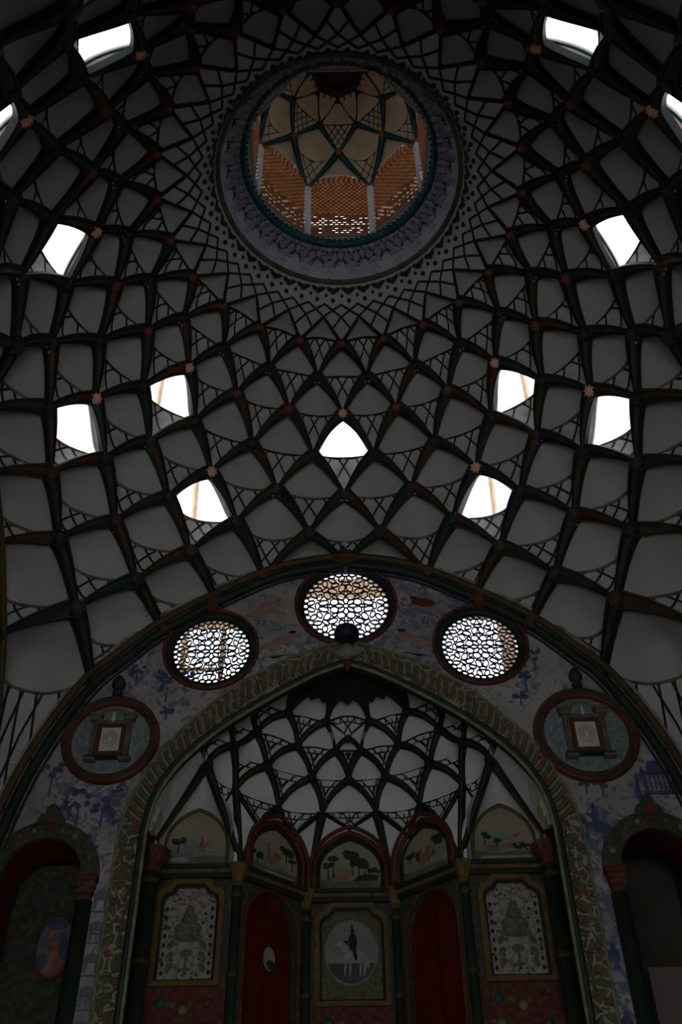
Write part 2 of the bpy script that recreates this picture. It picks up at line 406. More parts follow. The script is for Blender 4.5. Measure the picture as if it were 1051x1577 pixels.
# ------------------------------------------------------------------ the main dome
ceiling=empty('ceiling',V(0,0,1.45))
tag(ceiling,'great ribbed plaster dome of kite-shaped cells ringed round the central lantern','dome',None,'structure')
WIN=set([(3,i) for i in range(0,24,3)]+[(5,i) for i in (2,4,8,10,14,16,20,22)])
CELLS=[]
for k in range(0,6):
    for n in range(24): CELLS.append((k,n+(.5 if k%2==0 else 0)))
for q in range(4):
    o=6*q
    CELLS+= [(6,o+1.5),(6,o+2.5),(6,o+3.5),(6,o+4.5),(7,o+2),(7,o+3),(7,o+4),(8,o+2.5),(8,o+3.5),(9,o+3)]
bossn={}
cellsize={}
window_no=4
winfo=[]
for (k,i) in CELLS:
    T=(k,i);L=(k+1,i+.5);R=(k+1,i-.5);B=(k+2,i)
    TL,TR,LB,RB=edge(T,L),edge(T,R),edge(L,B),edge(R,B)
    sz=(TL[-1]-TR[-1]).length
    win=(k,i%24) in WIN; P=Patch(TL,TR,LB,RB,(.36 if win else .26)*sz,outward,k==9)
    ai=((i+12)%24)-12; front=abs(ai)<=6.5 and k>=2
    m={0:.50,1:.56,2:.585,3:.59,4:.60,5:.61,6:.60,7:.60,8:.58,9:.545}[k]
    p=math.log(.5)/math.log(m)
    if k==5 and i%6==0: p=math.log(.5)/math.log(.68)
    if k==9: grid=(.16,.32,.48,.64,.80)
    elif k>=7: grid=(.30,.52,.76)
    elif k>=5: grid=(.37,.55,.78)
    elif k==0: grid=(.34,.64)
    else: grid=(.37,.68)
    c=make_cell(ceiling,P,p,win,grid,front,.0026 if k<4 else .0031,lipm=LIP if k>=4 else DARK)
    # ribs running down from the top node
    for E_,col in ((TL,0),(TR,1)):
        if k==0:
            mb=MB(); blade(mb,E_,outward,.0024,.0034,.004); mb.build('rib',[DARK,DARK],c); continue
        pc=[GREEN,RUST,BLUEP,GREEN,RUST][(k+col+int(i))%5]
        mb=MB(); L_=(E_[-1]-E_[0]).length
        blade(mb,E_,outward,.115*L_+.003,.03*L_,.06*L_+.004); mb.build('rib',[DARK,pc],c)
    if k>0:
        # star boss on the top node
        nd=node(*T); n=-outward(nd); pw=V(*nd)+n*.05*S*sz*.9
        mb=MB(); rb=(.080*sz+.002)*S
        star_boss(mb,pw-n*.02,n,rb,.05,8,0)
        dL=(V(*TL[2])-V(*nd)); dR=(V(*TR[2])-V(*nd)); mid=(dL.normalized()+dR.normalized()).normalized()
        beads(mb,pw-n*.03,[mid*.9+dL.normalized()*.5,mid*.9+dR.normalized()*.5],n,rb*1.3,.012,1)
        top=LITST if (win) else (REDST if k in(1,3) else (BROWNST if k%2 else BGREEN))
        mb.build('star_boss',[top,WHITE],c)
    if win: winfo.append((k,i,P,p))
# bosses where the ribs land on the great arches
for q in range(4):
    for (k,i) in ((7,6*q-1),(7,6*q+1),(8,6*q+1.5),(8,6*q+4.5),(9,6*q+2),(9,6*q+4),(10,6*q+2.5),(10,6*q+3.5)):
        nd=node(k,i); n=-outward(nd); mb=MB(); star_boss(mb,V(*nd)+n*.06,n,.085,.05,8,0); mb.build('star_boss',RUST if k%2 else BGREEN,ceiling)
# triangles left above the great arches beside each apex
for q in range(4):
    for sg in (1,-1):
        T=(6,6*q+.5*sg); A=(7,6*q); B2=(7,6*q+sg)
        e1=edge(T,A); e2=edge(T,B2); e3=edge(A,B2)
        n0=10; vs=[];fs=[]
        for a in range(n0+1):
            for b in range(n0+1):
                u=a/n0; pnt=samp(e1,u).lerp(samp(e2,u),b/n0)
                base=samp(e3,b/n0); 
                wgt=u**3; lin_=e1[-1].lerp(e2[-1],b/n0); pnt=pnt+(base-lin_)*u
                d=.05*(4*u*(1-u))*(4*(b/n0)*(1-b/n0)); pnt=pnt+outward(pnt)*d
                vs.append(V(*pnt))
        fs=[(a*(n0+1)+b,a*(n0+1)+b+1,(a+1)*(n0+1)+b+1,(a+1)*(n0+1)+b) for a in range(n0) for b in range(n0)]
        c=mk('vault_cell',vs,fs,PL,ceiling,None,True)
        for j,E_ in enumerate((e1,e2)):
            mb=MB(); L_=(E_[-1]-E_[0]).length; blade(mb,E_,outward,.085*L_+.003,.032*L_,.05*L_+.004); mb.build('rib',[DARK,[GREEN,RUST][j]],c)
        nd=node(*T); n=-outward(nd); mb=MB(); star_boss(mb,V(*nd)+n*.04,n,.085,.05,8,0); mb.build('star_boss',BGREEN,c)
# smooth collar with the net of thin ribs below the oculus
def lvl(j,a):
    r,h=LV[j]; return Vector((-r*sin(rad(a)),r*cos(rad(a)),h))
RINGS=[(.250,1.882),(.262,1.864),(.272,1.846)]+LV[:3]
vs=[];fs=[]
for r,h in RINGS:
    for n in range(96): a=rad(n*3.75); vs.append(V(-r*sin(a),r*cos(a),h))
for j in range(len(RINGS)-1):
    for n in range(96): a=j*96+n;b=j*96+(n+1)%96; fs.append((a,b,b+96,a+96))
for n in range(24):
    a0=n*15
    b=len(vs)
    for m,hw in ((2,2),(3,1),(4,0)):
        for t in range(-hw,hw+1): vs.append(V(*lvl(m,a0+t*3.75)))
    fs+=[(b,b+1,b+5),(b+1,b+2,b+6,b+5),(b+2,b+3,b+7,b+6),(b+3,b+4,b+7),(b+5,b+6,b+8),(b+6,b+7,b+8)]
    # align top row with straight cell edges
collar=mk('collar',vs,fs,PL,ceiling,None,True)
for n in range(24):
    a0=n*15
    for t in (-2,-1,0,1,2) if True else ():
        pass
def bar(parent,A,B,wd,h,m,name='lattice_bar'):
    a,b=V(*A),V(*B); na=-outward(A); mb=MB()
    mb.sweep([a,b],[na,na],[(-wd,-h*.6),(-wd,h),(wd,h),(wd,-h*.6)],[0,0,0]); return mb.build(name,m,parent)
nb=0; extra=MB()
for n in range(48):
    for sg in (1,-1):
        pts=[]
        for m in range(0,5):
            a=n*7.5+sg*m*3.75
            if m>2:
                off=abs(((a+7.5)%15)-7.5)
                if off>(4-m)*3.75+.01: break
            pts.append(lvl(m,a))
        if len(pts)>1:
            N=[-outward(p) for p in pts]; mb=MB()
            mb.sweep([V(*p) for p in pts],N,[(-.010,-.01),(-.010,.014),(.010,.014),(.010,-.01)],[0,0,0]); mb.build('lattice_bar',BAR,collar)
# palmette frieze of crescents and drops
def palmette(a):
    mb=MB(); r0,h0=.259,1.868
    def pt(da,rr):
        # rr 0..1 from ring towards the net
        r=.252+.026*rr; h=1.880-.042*rr; q=rad(a+da); return Vector((-r*sin(q),r*cos(q),h))
    n=-outward(pt(0,.5))
    up_=(V(*pt(0,1))-V(*pt(0,0))); sd=(V(*pt(1,.5))-V(*pt(-1,.5))); o=V(*pt(0,.45))+n*.012
    e=up_/1.0; s1=sd/2
    def P2(x,y): return o+s1*x+e*y
    out=[(-3.5,-.22),(-2.4,-.08),(-1.2,.0),(0,.10),(1.2,.0),(2.4,-.08),(3.5,-.22),(2.2,-.26),(1.0,-.20),(0,-.18),(-1.0,-.20),(-2.2,-.26)]
    k=len(out); vs=[P2(x,y) for x,y in out]+[P2(x,y)+n*.02 for x,y in out]+[P2(0,.05)+n*.035]
    mb.add(vs,[(i,(i+1)%k,k+(i+1)%k,k+i) for i in range(k)]+[(k+i,k+(i+1)%k,2*k) for i in range(k)])
    for (x,y,r) in ((0,.40,.024),(3.4,.16,.018)):
        mb.lathe([(.001,.03),(r,.018),(r,-.01)],P2(x,y),n,6)
    return mb
for n in range(48):
    palmette(n*7.5+3.75).build('palmette',DARK,collar)
# oculus ring, muqarnas, toothed cornice
mb=MB(); mb.tube([V(.2505*cos(2*PI*i/96),.2505*sin(2*PI*i/96),1.879) for i in range(96)],.030,8,True)
mb.build('oculus_moulding',mat('oculus_ring_paint',(.05,.06,.035),(.09,.10,.06),8,.5),ceiling,True)
mb=MB(); prof=[(.250,1.880),(.2475,1.892),(.240,1.905),(.232,1.96),(.205,1.972)]
mb.lathe([(r*S,h*S+CZ) for r,h in prof],Vector((0,0,0)),n=96,mi=[0,0,0,1]); mb.build('oculus_cove',[mat('cove_plaster',(.34,.32,.38),(.42,.40,.46),3,.7),LILACD],ceiling,True)
def muq(a,kind):
    """one hanging stalactite: tiers of faceted scallops, narrow at the foot"""
    mb=MB(); q=rad(a); er=Vector((-sin(q),cos(q),0)); et=Vector((cos(q),sin(q),0))
    tiers=[(.2430,1.886,.0085,.024),(.2350,1.905,.0150,.024),(.2250,1.922,.0195,.024),(.2140,1.936,.0225,.024)] if kind==0 else [(.219,1.928,.006,.016),(.208,1.942,.012,.020)]
    for ti,(r,h,hw,hh) in enumerate(tiers):
        k=(1,1,2,3)[ti] if kind==0 else ti+1
        for s_ in range(k):
            cx=(s_-(k-1)/2)*2*hw/k; w_=hw/k*1.05
            b=er*(r+.010)+et*cx; 
            foot=V(*(er*(r)+et*cx+Vector((0,0,h-hh*.2))))
            tl=V(*(b-et*w_-er*.012+Vector((0,0,h+hh*.62)))); tr=V(*(b+et*w_-er*.012+Vector((0,0,h+hh*.62))))
            tm=V(*(b-er*.022+Vector((0,0,h+hh*.75)))); ml=V(*(b-et*w_*.8+Vector((0,0,h+hh*.2)))); mr=V(*(b+et*w_*.8+Vector((0,0,h+hh*.2))))
            cc=V(*(b+er*.004+Vector((0,0,h+hh*.42)))); bk1=V(*(b-et*w_+er*.012+Vector((0,0,h+hh)))); bk2=V(*(b+et*w_+er*.012+Vector((0,0,h+hh))))
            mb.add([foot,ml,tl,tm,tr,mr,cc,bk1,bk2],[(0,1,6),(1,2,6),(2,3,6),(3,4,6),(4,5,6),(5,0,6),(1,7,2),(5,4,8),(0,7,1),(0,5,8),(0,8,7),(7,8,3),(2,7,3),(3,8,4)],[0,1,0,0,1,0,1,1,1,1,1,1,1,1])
    return mb
for n in range(28):
    muq(6.2+n*360/28,0).build('muqarnas_pendant',[LILAC,LILACD],ceiling)
    muq(6.2+(n+.5)*360/28,1).build('muqarnas_pendant',[LILAC,LILACD],ceiling)
mb=MB(); mb.lathe([(r*S,h*S+CZ) for r,h in [(.2125,1.962),(.2085,1.952),(.200,1.953),(.1965,1.962),(.199,1.982),(.203,1.985)]],Vector((0,0,0)),n=96)
tc=mb.build('toothed_cornice',TEAL,ceiling,True)
mb=MB()
for n in range(96):
    q=2*PI*n/96; er=Vector((-sin(q),cos(q),0)); et=Vector((cos(q),sin(q),0))
    A=V(*(er*.1985+Vector((0,0,1.964)))); w_=et*.022
    mb.add([A-w_,A+w_,A+w_*.4-er*.045+Vector((0,0,.02)),A-w_*.4-er*.045+Vector((0,0,.02)),A-w_+Vector((0,0,.05)),A+w_+Vector((0,0,.05))],[(0,1,2,3),(0,3,4),(1,5,2),(3,2,5,4)])
tag(mb.build('cornice_teeth',TEAL,tc),kind='stuff')
# ------------------------------------------------------------------ skylight frames
import itertools
DIRN={}
def wlabel(k,i):
    a=((i+12)%24)-12
    if k==3:
        t={0:'kite-shaped skylight on the centre line above the middle roundel',3:'kite-shaped skylight of the upper row, left of the central one',-3:'kite-shaped skylight of the upper row, right of the central one',
           6:'skylight with curved sill in the left flank of the dome, level with the oculus',-6:'skylight in the right flank of the dome, level with the oculus, brick seen through it',
           9:'skylight high at the top left of the dome',-9:'skylight high at the top right of the dome with a leaning post outside',-12:'skylight behind the oculus, out of the photo'}[a]
    else:
        t={2:'low skylight left of the centre, its star boss brightly lit, lowest on that side',-2:'low skylight right of the centre, its star boss lit, lowest on that side',
           4:'skylight at the far left, right beside a lit pink star, level with the central one',-4:'skylight at the far right, level with the central one, orange boss lit',
           8:'skylight cut off by the left edge of the photo',-8:'skylight cut off by the right edge of the photo',10:'skylight in the rear left of the dome, out of the photo',-10:'skylight in the rear right of the dome, out of the photo'}[a]
    return t
for wn,(k,i,P,p) in enumerate(winfo):
    # opening outline in patch space: from the top node down both ribs, closed by the arc
    out=[]
    M_=14
    for t in range(1,9): out.append((t/9*.94+.03,.03))
    for q in range(1,M_): out.append(arcq(q/M_,p))
    for t in range(8,0,-1): out.append((.03,t/9*.94+.03))
    out.append((.035,.035))
    front_=[P(u,v,0.0) for u,v in out]; c=sum(front_,Vector())/len(front_); n=P.n(.4,.4)
    m_=len(out)
    edge_=[]
    for (u,v) in out:
        uu,vv=(0 if u<=.036 else u),(0 if v<=.036 else v)
        edge_.append(P(uu,vv,0.004))
    sq=.13 if k==5 and abs(((i+12)%24)-12)<5 else (.10 if k==3 and abs(((i+12)%24)-12) in (0,3) else .04)
    inner=[f+n*.015+(c-f)*(sq if (t_<9 or t_>len(front_)-10) else sq*.35) for t_,f in enumerate(front_)]
    far=[f+n*.17+(c-f)*.02 for f in front_]
    far=[f+n*.035 for f in inner]
    outr=[f+n*.06+(f-c)*.12 for f in edge_]
    vs=edge_+inner+far+outr
    fs=[]
    for a in range(m_):
        b=(a+1)%m_
        fs+=[(a,b,m_+b,m_+a),(m_+a,m_+b,2*m_+b,2*m_+a),(2*m_+a,2*m_+b,3*m_+b,3*m_+a),(3*m_+a,3*m_+b,b,a)]
    o=mk('window_%d'%(wn+4),vs,fs,REVEAL)
    tag(o,wlabel(k,i),'window',None,'structure')
    # slim moulding round the opening
    mb=MB(); mb.tube([q+n*.002 for q in inner],.012,5,True); mb.build('frame',TEAL if abs(((i+12)%24)-12)>5 else REVEAL,o)
    # outside brick hood seen through the opening
    pc=P(.5,.5,0)+n*.55
    hor=Vector((n.x,n.y,0)).normalized(); tz=hor.cross(Vector((0,0,1)))
    if abs(((i+12)%24)-12) in (2,4,6,9,3,8) :
        mb=MB(); s_=1 if (((i+12)%24)-12)>0 else -1
        a=pc-tz*s_*(-.17)+Vector((0,0,-.35)); b=pc-tz*s_*(-.10)+Vector((0,0,.75))+hor*-.1
        mb.tube([a,b],.032,4); mb.build('outer_post',BRICK,o)
# ------------------------------------------------------------------ lantern above the oculus
lantern=empty('lantern_cupola',V(0,0,1.98)); tag(lantern,'small eight-sided lantern cupola with brick screens above the oculus','cupola',None,'structure')
LR,LZ=.200,2.180; LB_=1.966
NV=[Vector((LR*sin(rad(22.5+45*k)),LR*cos(rad(22.5+45*k)),LZ)) for k in range(8)]
S1=[Vector((.155*sin(rad(45*k)),.155*cos(rad(45*k)),2.298)) for k in range(8)]
S2=[Vector((.1177*sin(rad(22.5+45*k)),.1177*cos(rad(22.5+45*k)),2.3527)) for k in range(8)]
S3=[Vector((.066*sin(rad(45*k)),.066*cos(rad(45*k)),2.400)) for k in range(8)]
def lout(p): return (p-Vector((0,0,2.12))).normalized()
def ledge(A,B,b=.0,n=NE):
    L_=(B-A).length; m=lout((A+B)/2); return [A.lerp(B,t/n)+m*b*L_*sin(PI*t/n) for t in range(n+1)]
def tri_arch(A,B,h,n):
    """arch edge from A to B rising by h in the wall plane"""
    return [A.lerp(B,t/n)+Vector((0,0,h*math.sqrt(max(0,1-(2*t/n-1)**2)))) for t in range(n+1)]
WH=.060
def lcell(T,L,R,B,dep,grid,p,bl):
    P=Patch(ledge(T,L,.04),ledge(T,R,.04),ledge(L,B,.04),ledge(R,B,.04),dep,lout)
    c=make_cell(lantern,P,p,False,grid,False,.0016,plast=CREAM,tilem=CREAM,lipm=DARK)
    for E_ in (P.e[0],P.e[1]):
        mb=MB(); 
        if bl: blade(mb,E_,lout,.008,.0028,.004)
        else: blade(mb,E_,lout,.0022,.0022,.003)
        mb.build('rib',[DARK,TEAL if bl else DARK],c)
    return c
for k in range(8):
    # S2 -> S1 pair -> capital ; S3 -> S2 pair -> S1
    lcell(S2[k],S1[k],S1[(k+1)%8],NV[k],.012,(.66,.82),math.log(.5)/math.log(.62),True)
    lcell(S3[k],S2[k-1],S2[k],S1[k],.006,(.45,.62,.8),math.log(.5)/math.log(.5),False)
    # lunette over each window, springing from the capitals
    A,B2=NV[k-1],NV[k]; T=S1[k]; e1=ledge(T,A,.04);e2=ledge(T,B2,.04); ar=tri_arch(A,B2,WH,16)
    vs=[];n0=10
    for a in range(n0+1):
        for b in range(17):
            u=a/n0; q=samp(e1,u).lerp(samp(e2,u),b/16); q=q+(ar[b]-e1[-1].lerp(e2[-1],b/16))*u; vs.append(V(*q))
    fs=[(a*17+b,a*17+b+1,(a+1)*17+b+1,(a+1)*17+b) for a in range(n0) for b in range(16)]
    c=mk('lunette',vs,fs,CREAM,lantern,None,True)
    for E_ in (e1,e2): mb=MB(); blade(mb,E_,lout,.009,.003,.005); mb.build('rib',[DARK,TEAL],c)
    mb=MB(); mb.tube([V(*q) for q in ar],.012,5); mb.build('arch_moulding',WHITE,c)
    mb=MB(); n=-lout(T); star_boss(mb,V(*T)+n*.03,n,.055,.03,8); mb.build('star_boss',REDST,c)
    # pilaster
    d=Vector((sin(rad(22.5+45*k)),cos(rad(22.5+45*k)),0)); t=Vector((d.y,-d.x,0)); c0=V(*(d*LR)); mb=MB()
    def pbox(z0,z1,w_,dd):
        vs=[]
        for z in (z0,z1):
            for sx,sy in ((-1,-1),(1,-1),(1,1),(-1,1)): p_=V(*(d*LR+Vector((0,0,z))))+t*w_*sx+d*(dd*sy); vs.append(p_)
        mb.add(vs,[(0,3,2,1),(4,5,6,7),(0,1,5,4),(1,2,6,5),(2,3,7,6),(3,0,4,7)])
    pbox(LB_,LZ-.006,.034,.05); pil=mb.build('pilaster',mat('pilaster_plaster',(.55,.55,.60),None) if k==0 else bpy.data.materials['pilaster_plaster'],lantern)
    mb=MB(); pbox(LZ-.008,LZ+.004,.045,.06); mb.build('capital',REDST,pil)
    # brick screen
    mid=(d0:=Vector((sin(rad(45*k)),cos(rad(45*k)),0)))*(LR*cos(rad(22.5))); tt=Vector((d0.y,-d0.x,0))
    hw=LR*sin(rad(22.5)); z=LB_; row=0; mb=MB(); pitch=.0086; bh=.0038
    fr=MB()
    while z<LZ+WH:
        dep=.0019 if z<2.055 and row%6!=5 else .0036
        lim=hw-.004
        if z>LZ: 
            q=(z-LZ)/WH; lim=hw*math.sqrt(max(0,1-q*q))-.002
        if lim>.01:
            def bx(x0,x1,z0,z1,dd):
                vs=[]
                for zz in (z0,z1):
                    for xx,yy in ((x0,0),(x1,0),(x1,dd),(x0,dd)): vs.append(V(*(mid+tt*xx+d0*yy+Vector((0,0,zz)))))
                mb.add(vs,[(0,3,2,1),(4,5,6,7),(0,1,5,4),(1,2,6,5),(2,3,7,6),(3,0,4,7)])
            bx(-lim,lim,z,z+bh,dep)
            bw=.0125; x=-lim+(row%2)*bw*.5
            while x<lim-.003:
                bx(x,min(x+.0055,lim),z+bh,z+pitch,dep*.9)
                if dep<.003 and random.random()<.5: bx(x+.0055,min(x+bw,lim),z+bh,z+pitch,.0038)
                x+=bw
        z+=pitch; row+=1
    tag(mb.build('brick_screen',BRICKL,lantern),kind='stuff')
    # jambs and archivolt: wall with an arched hole closes the frame edge
for k in range(8):
    vs=[V(*(q*1.0)) for q in (S3[k],S3[(k+1)%8],S2[k])]; mk('crown_web',vs,[(0,1,2)],CREAM,lantern)
vs=[];K=64
for i in range(K):
    q=2*PI*i/K; kk=PI/8; ap=LR*cos(kk)/cos(((q+kk)%(2*kk))-kk)-.004
    vs+=[V(ap*sin(q),ap*cos(q),1.9665),V(.225*sin(q),.225*cos(q),1.9665)]
mk('sill_ring',vs,[(2*i,2*i+1,(2*i+3)%(2*K),(2*i+2)%(2*K)) for i in range(K)],PL,lantern)
# crown boss and dark eye
mb=MB(); mb.lathe([(r*S,h*S+CZ) for r,h in [(.068,2.398),(.055,2.408),(.050,2.405),(.046,2.425),(.02,2.435),(.001,2.436)]],Vector((0,0,0)),n=32,mi=0)
mb.build('crown_disc',mat('crown_paint',(.03,.025,.02),(.06,.045,.035),12,.7),lantern)
mb=MB()
for n in range(24):
    q=2*PI*n/24; er=Vector((sin(q),cos(q),0)); mb.tube([V(*(er*.056+Vector((0,0,2.403)))),V(*(er*.070+Vector((0,0,2.394))))],.008,4)
tag(mb.build('crown_teeth',DARK,lantern),kind='stuff')
# drum collar between cornice and lantern
mb=MB(); mb.lathe([(r*S,h*S+CZ) for r,h in [(.203,1.985),(.215,1.985),(.215,1.955)]],Vector((0,0,0)),n=64); mb.build('drum',PL,lantern)
# ------------------------------------------------------------------ walls
FZ=-CZ/S; WT=.12
def Mwall(q):
    """wall frame: q=0 front; x to the right when facing it, y outwards, z up (metres, z from eye height)"""
    return Matrix.Rotation(-q*PI/2,4,'Z')@Matrix.Translation((0,W*S,CZ))
def mirror(P): return [(-x,z) for x,z in P]
IN=crom([(.375,.78),(.367,.84),(.345,.895),(.305,.948),(.245,1.004),(.16,1.064),(.07,1.118),(0,1.146)],5)
OUT=crom([(.418,.76),(.412,.82),(.395,.873),(.363,.945),(.318,1.0),(.25,1.07),(.2,1.108),(.137,1.147),(.06,1.180),(0,1.197)],5)
INF=[(.375,FZ)]+IN; OUTF=[(.415,FZ)]+OUT
sc=lambda P:[(x*S,z*S) for x,z in P]
def loop(half): return half+[(-x,z) for x,z in half[:-1]][::-1]
def circ(cx,cz,r,n=48): return [(cx+r*cos(2*PI*i/n),cz+r*sin(2*PI*i/n)) for i in range(n)]
ROUND=[(0,1.300,.1115,.0945),(-.283,1.186,.1005,.0815),(.279,1.187,.1005,.0815)]
DW,DS_,DX=.070,.706,.543
def door_loop(cx): return [(cx-DW,FZ),(cx+DW,FZ),(cx+DW,DS_)]+arcpts(cx,DS_,DW,DW*1.0,0,180,16)[1:-1]+[(cx-DW,DS_)]
def notch_door(cx): return [(cx-DW,FZ),(cx-DW,DS_)]+arcpts(cx,DS_,DW,DW*1.0,180,0,16)[1:-1]+[(cx+DW,DS_),(cx+DW,FZ)]
def wall_outline():
    h=[(x,z+.03) for x,z in ARCHC]
    right=[(.745,FZ),(.745,.45)]+[(min(x+.02,.745),z) for x,z in h[::-1]][:-1]+[(0,1.447)]
    top=right+[(-x,z) for x,z in right[:-1]][::-1]
    bottom=notch_door(-DX)+[(-x,z) for x,z in INF]+INF[::-1][1:]+notch_door(DX)
    return bottom+top
def doorish(q):
    return slab_mb(sc(wall_outline()),[sc(circ(cx,cz,r0*.955)) for cx,cz,r0,r1 in ROUND],WT,None,0,1,Mwall(q))
WALLS=[]
for q,nm,lb in ((0,'wall_front','painted front wall of the domed hall with the great alcove arch'),(1,'wall_right','right wall of the domed hall with matching arch'),(2,'wall_back','rear wall of the domed hall, arch open behind the camera'),(3,'wall_left','left wall of the domed hall with matching arch')):
    o=doorish(q).build(nm,[MURAL,BGREEN]); tag(o,lb,'wall',None,'structure'); WALLS.append(o)
wf_=WALLS[0]
def X(x,z,y=0.0,q=0): return Mwall(q)@Vector((x*S,y,z*S))
def Nw(q=0): return (Mwall(q).to_3x3()@Vector((0,-1,0)))
# great arch mouldings along every wall: ochre roll on the dome side, green roll below
for q in range(4):
    full=ARCHC[::-1]+[(-x,z) for x,z in ARCHC[1:]]
    tr=empty('trim_%d'%(q+1),X(0,1.41,0,q)); tag(tr,['ochre and bottle-green moulding along the great arch of the front wall','ochre and green moulding along the great arch of the right wall','ochre and green moulding along the great arch behind the camera','ochre and green moulding along the great arch of the left wall'][q],'moulding',None,'structure')
    for nm,off,r,m_,yo in (('green_roll',-.014,.052,BGREEN,-.05),('ochre_roll',.004,.038,OCHRED,-.10),('blue_fillet',-.028,.014,BLUEP,-.02)):
        pts=[]
        for j,(x,z) in enumerate(full):
            a=full[max(j-1,0)];b=full[min(j+1,len(full)-1)]; tx,tz=b[0]-a[0],b[1]-a[1]; l=math.hypot(tx,tz); 
            nx,nz=tz/l,-tx/l     # outward normal flips sign, correct below
            if nx*x+nz*(z-.9)<0: nx,nz=-nx,-nz
            pts.append(X(x+nx*off,z+nz*off,yo,q))
        pts=[X(full[0][0]+ (0),FZ,yo,q)]+pts if False else pts
        mb=MB(); mb.tube(pts,r,8); mb.build(nm,m_,tr,True)
# ---- leaf relief band round the alcove arch
band=empty('leaf_relief_band',X(0,1.17)); tag(band,'carved leaf-and-flower relief band round the alcove arch','relief band',None,'structure')
band['kind']='structure'
bandpoly=[(-x,z) for x,z in OUTF]+OUTF[::-1][1:]+INF+[(-x,z) for x,z in INF[::-1][1:]]
BANDM=floral_mat('band_scrollwork',(.085,.085,.05),(.12,.045,.03),(.27,.24,.17),13)
slab_mb(sc(bandpoly),[],-.035,None,0,0,Mwall(0)).build('band_ground',BANDM,band)
def along(P):
    """arclength walk along a list of (x,z)"""
    L=[0]
    for a,b in zip(P,P[1:]): L.append(L[-1]+math.hypot(b[0]-a[0],b[1]-a[1]))
    def f(s):
        s=min(max(s,0),L[-1]-1e-9)
        for i in range(len(P)-1):
            if L[i+1]>s: t=(s-L[i])/(L[i+1]-L[i]); return (P[i][0]+(P[i+1][0]-P[i][0])*t,P[i][1]+(P[i+1][1]-P[i][1])*t)
    return f,L[-1]
CTR=[((a[0]+b[0])/2,(a[1]+b[1])/2) for a,b in zip([along(INF)[0](along(INF)[1]*i/200) for i in range(201)],[along(OUTF)[0](along(OUTF)[1]*i/200) for i in range(201)])]
fc,Lc=along(CTR)
leaf_out=[(-1.0,-.42),(-.75,-.36),(-.4,-.12),(0,.10),(.4,.30),(.75,.62),(1.0,.55),(.9,.25),(.6,.05),(.3,-.10),(0,-.28),(-.4,-.50),(-.8,-.58)]
LEAFG=mat('green_leaf_paint',(.055,.070,.04),(.10,.11,.065),8,.7); LEAFB=mat('brown_leaf_paint',(.11,.05,.03),(.16,.08,.05),8,.7)
def leaf_mesh(sg,ci):
    mb=MB(); k=len(leaf_out); s_=.088
    vs=[Vector((x*s_*sg,0,y*s_)) for x,y in leaf_out]+[Vector((x*s_*sg*.86,-.024,y*s_*.86)) for x,y in leaf_out]+[Vector((0,-.012,-.008))]
    mb.add(vs,[(i,(i+1)%k,k+(i+1)%k,k+i) for i in range(k)]+[(k+i,k+(i+1)%k,2*k) for i in range(k)])
    me=bpy.data.meshes.new('leaf'); me.from_pydata(mb.v,[],mb.f); me.materials.append([LEAFC,LEAFG,LEAFB][ci]); return me
LM=[leaf_mesh(1,c) for c in (0,1,2)]
def ros_mesh():
    mb=MB(); mb.lathe([(.034,0),(.03,-.012),(.018,-.02),(.001,-.014)],Vector((0,0,0)),Vector((0,1,0)),8)
    me=bpy.data.meshes.new('rosette'); me.from_pydata(mb.v,[],mb.f); me.materials.append(mat('rosette_paint',(.11,.04,.03),(.15,.06,.045),9,.7)); return me
RM=ros_mesh(); ln=mat('stem_paint',(.40,.30,.16),(.30,.24,.14),9,.7)
for sg in (1,-1):
    n=0; st=.0086
    s0=.55
    while s0<Lc-.005:
        (x,z)=fc(s0); (x2,z2)=fc(min(s0+.01,Lc)); ang=math.atan2(z2-z,x2-x)-PI/2
        for side in (1,):
            o=bpy.data.objects.new('leaf',LM[(0,1,0,2)[n%4]]); COL.objects.link(o); o.parent=band
            px,pz=sg*x,z
            k_=1.0
            if z<.80:
                k_=.52; q_=(-1)**n*.0085; px+=sg*q_*cos(ang); ang2=-ang*sg+(n*2.4)%3.1
            else: ang2=-ang*sg
            o.matrix_local=Matrix.Translation(X(px,pz,-.036)-WL[band])@Matrix.Rotation(ang2,4,'Y')@Matrix.Diagonal((sg*k_,1,k_,1))
        if n%5==0:
            o=bpy.data.objects.new('rosette',RM); COL.objects.link(o); o.parent=band
            kk=.009*(1 if n%2 else -1); o.location=X(sg*(x-kk*cos(ang)),z-kk*sin(ang),-.045)-WL[band]
        s0+=st; n+=1
for P_,r,m_ in ((OUTF,.014,OLIVE),(INF,.03,BGREEN),([(x-.006,z-.004) for x,z in INF],.02,OLIVE)):
    full=[(-x,z) for x,z in P_]+P_[::-1][1:]
    mb=MB(); mb.tube([X(x,z,-.04) for x,z in full],r,8); mb.build('edge_moulding',m_,band,True)
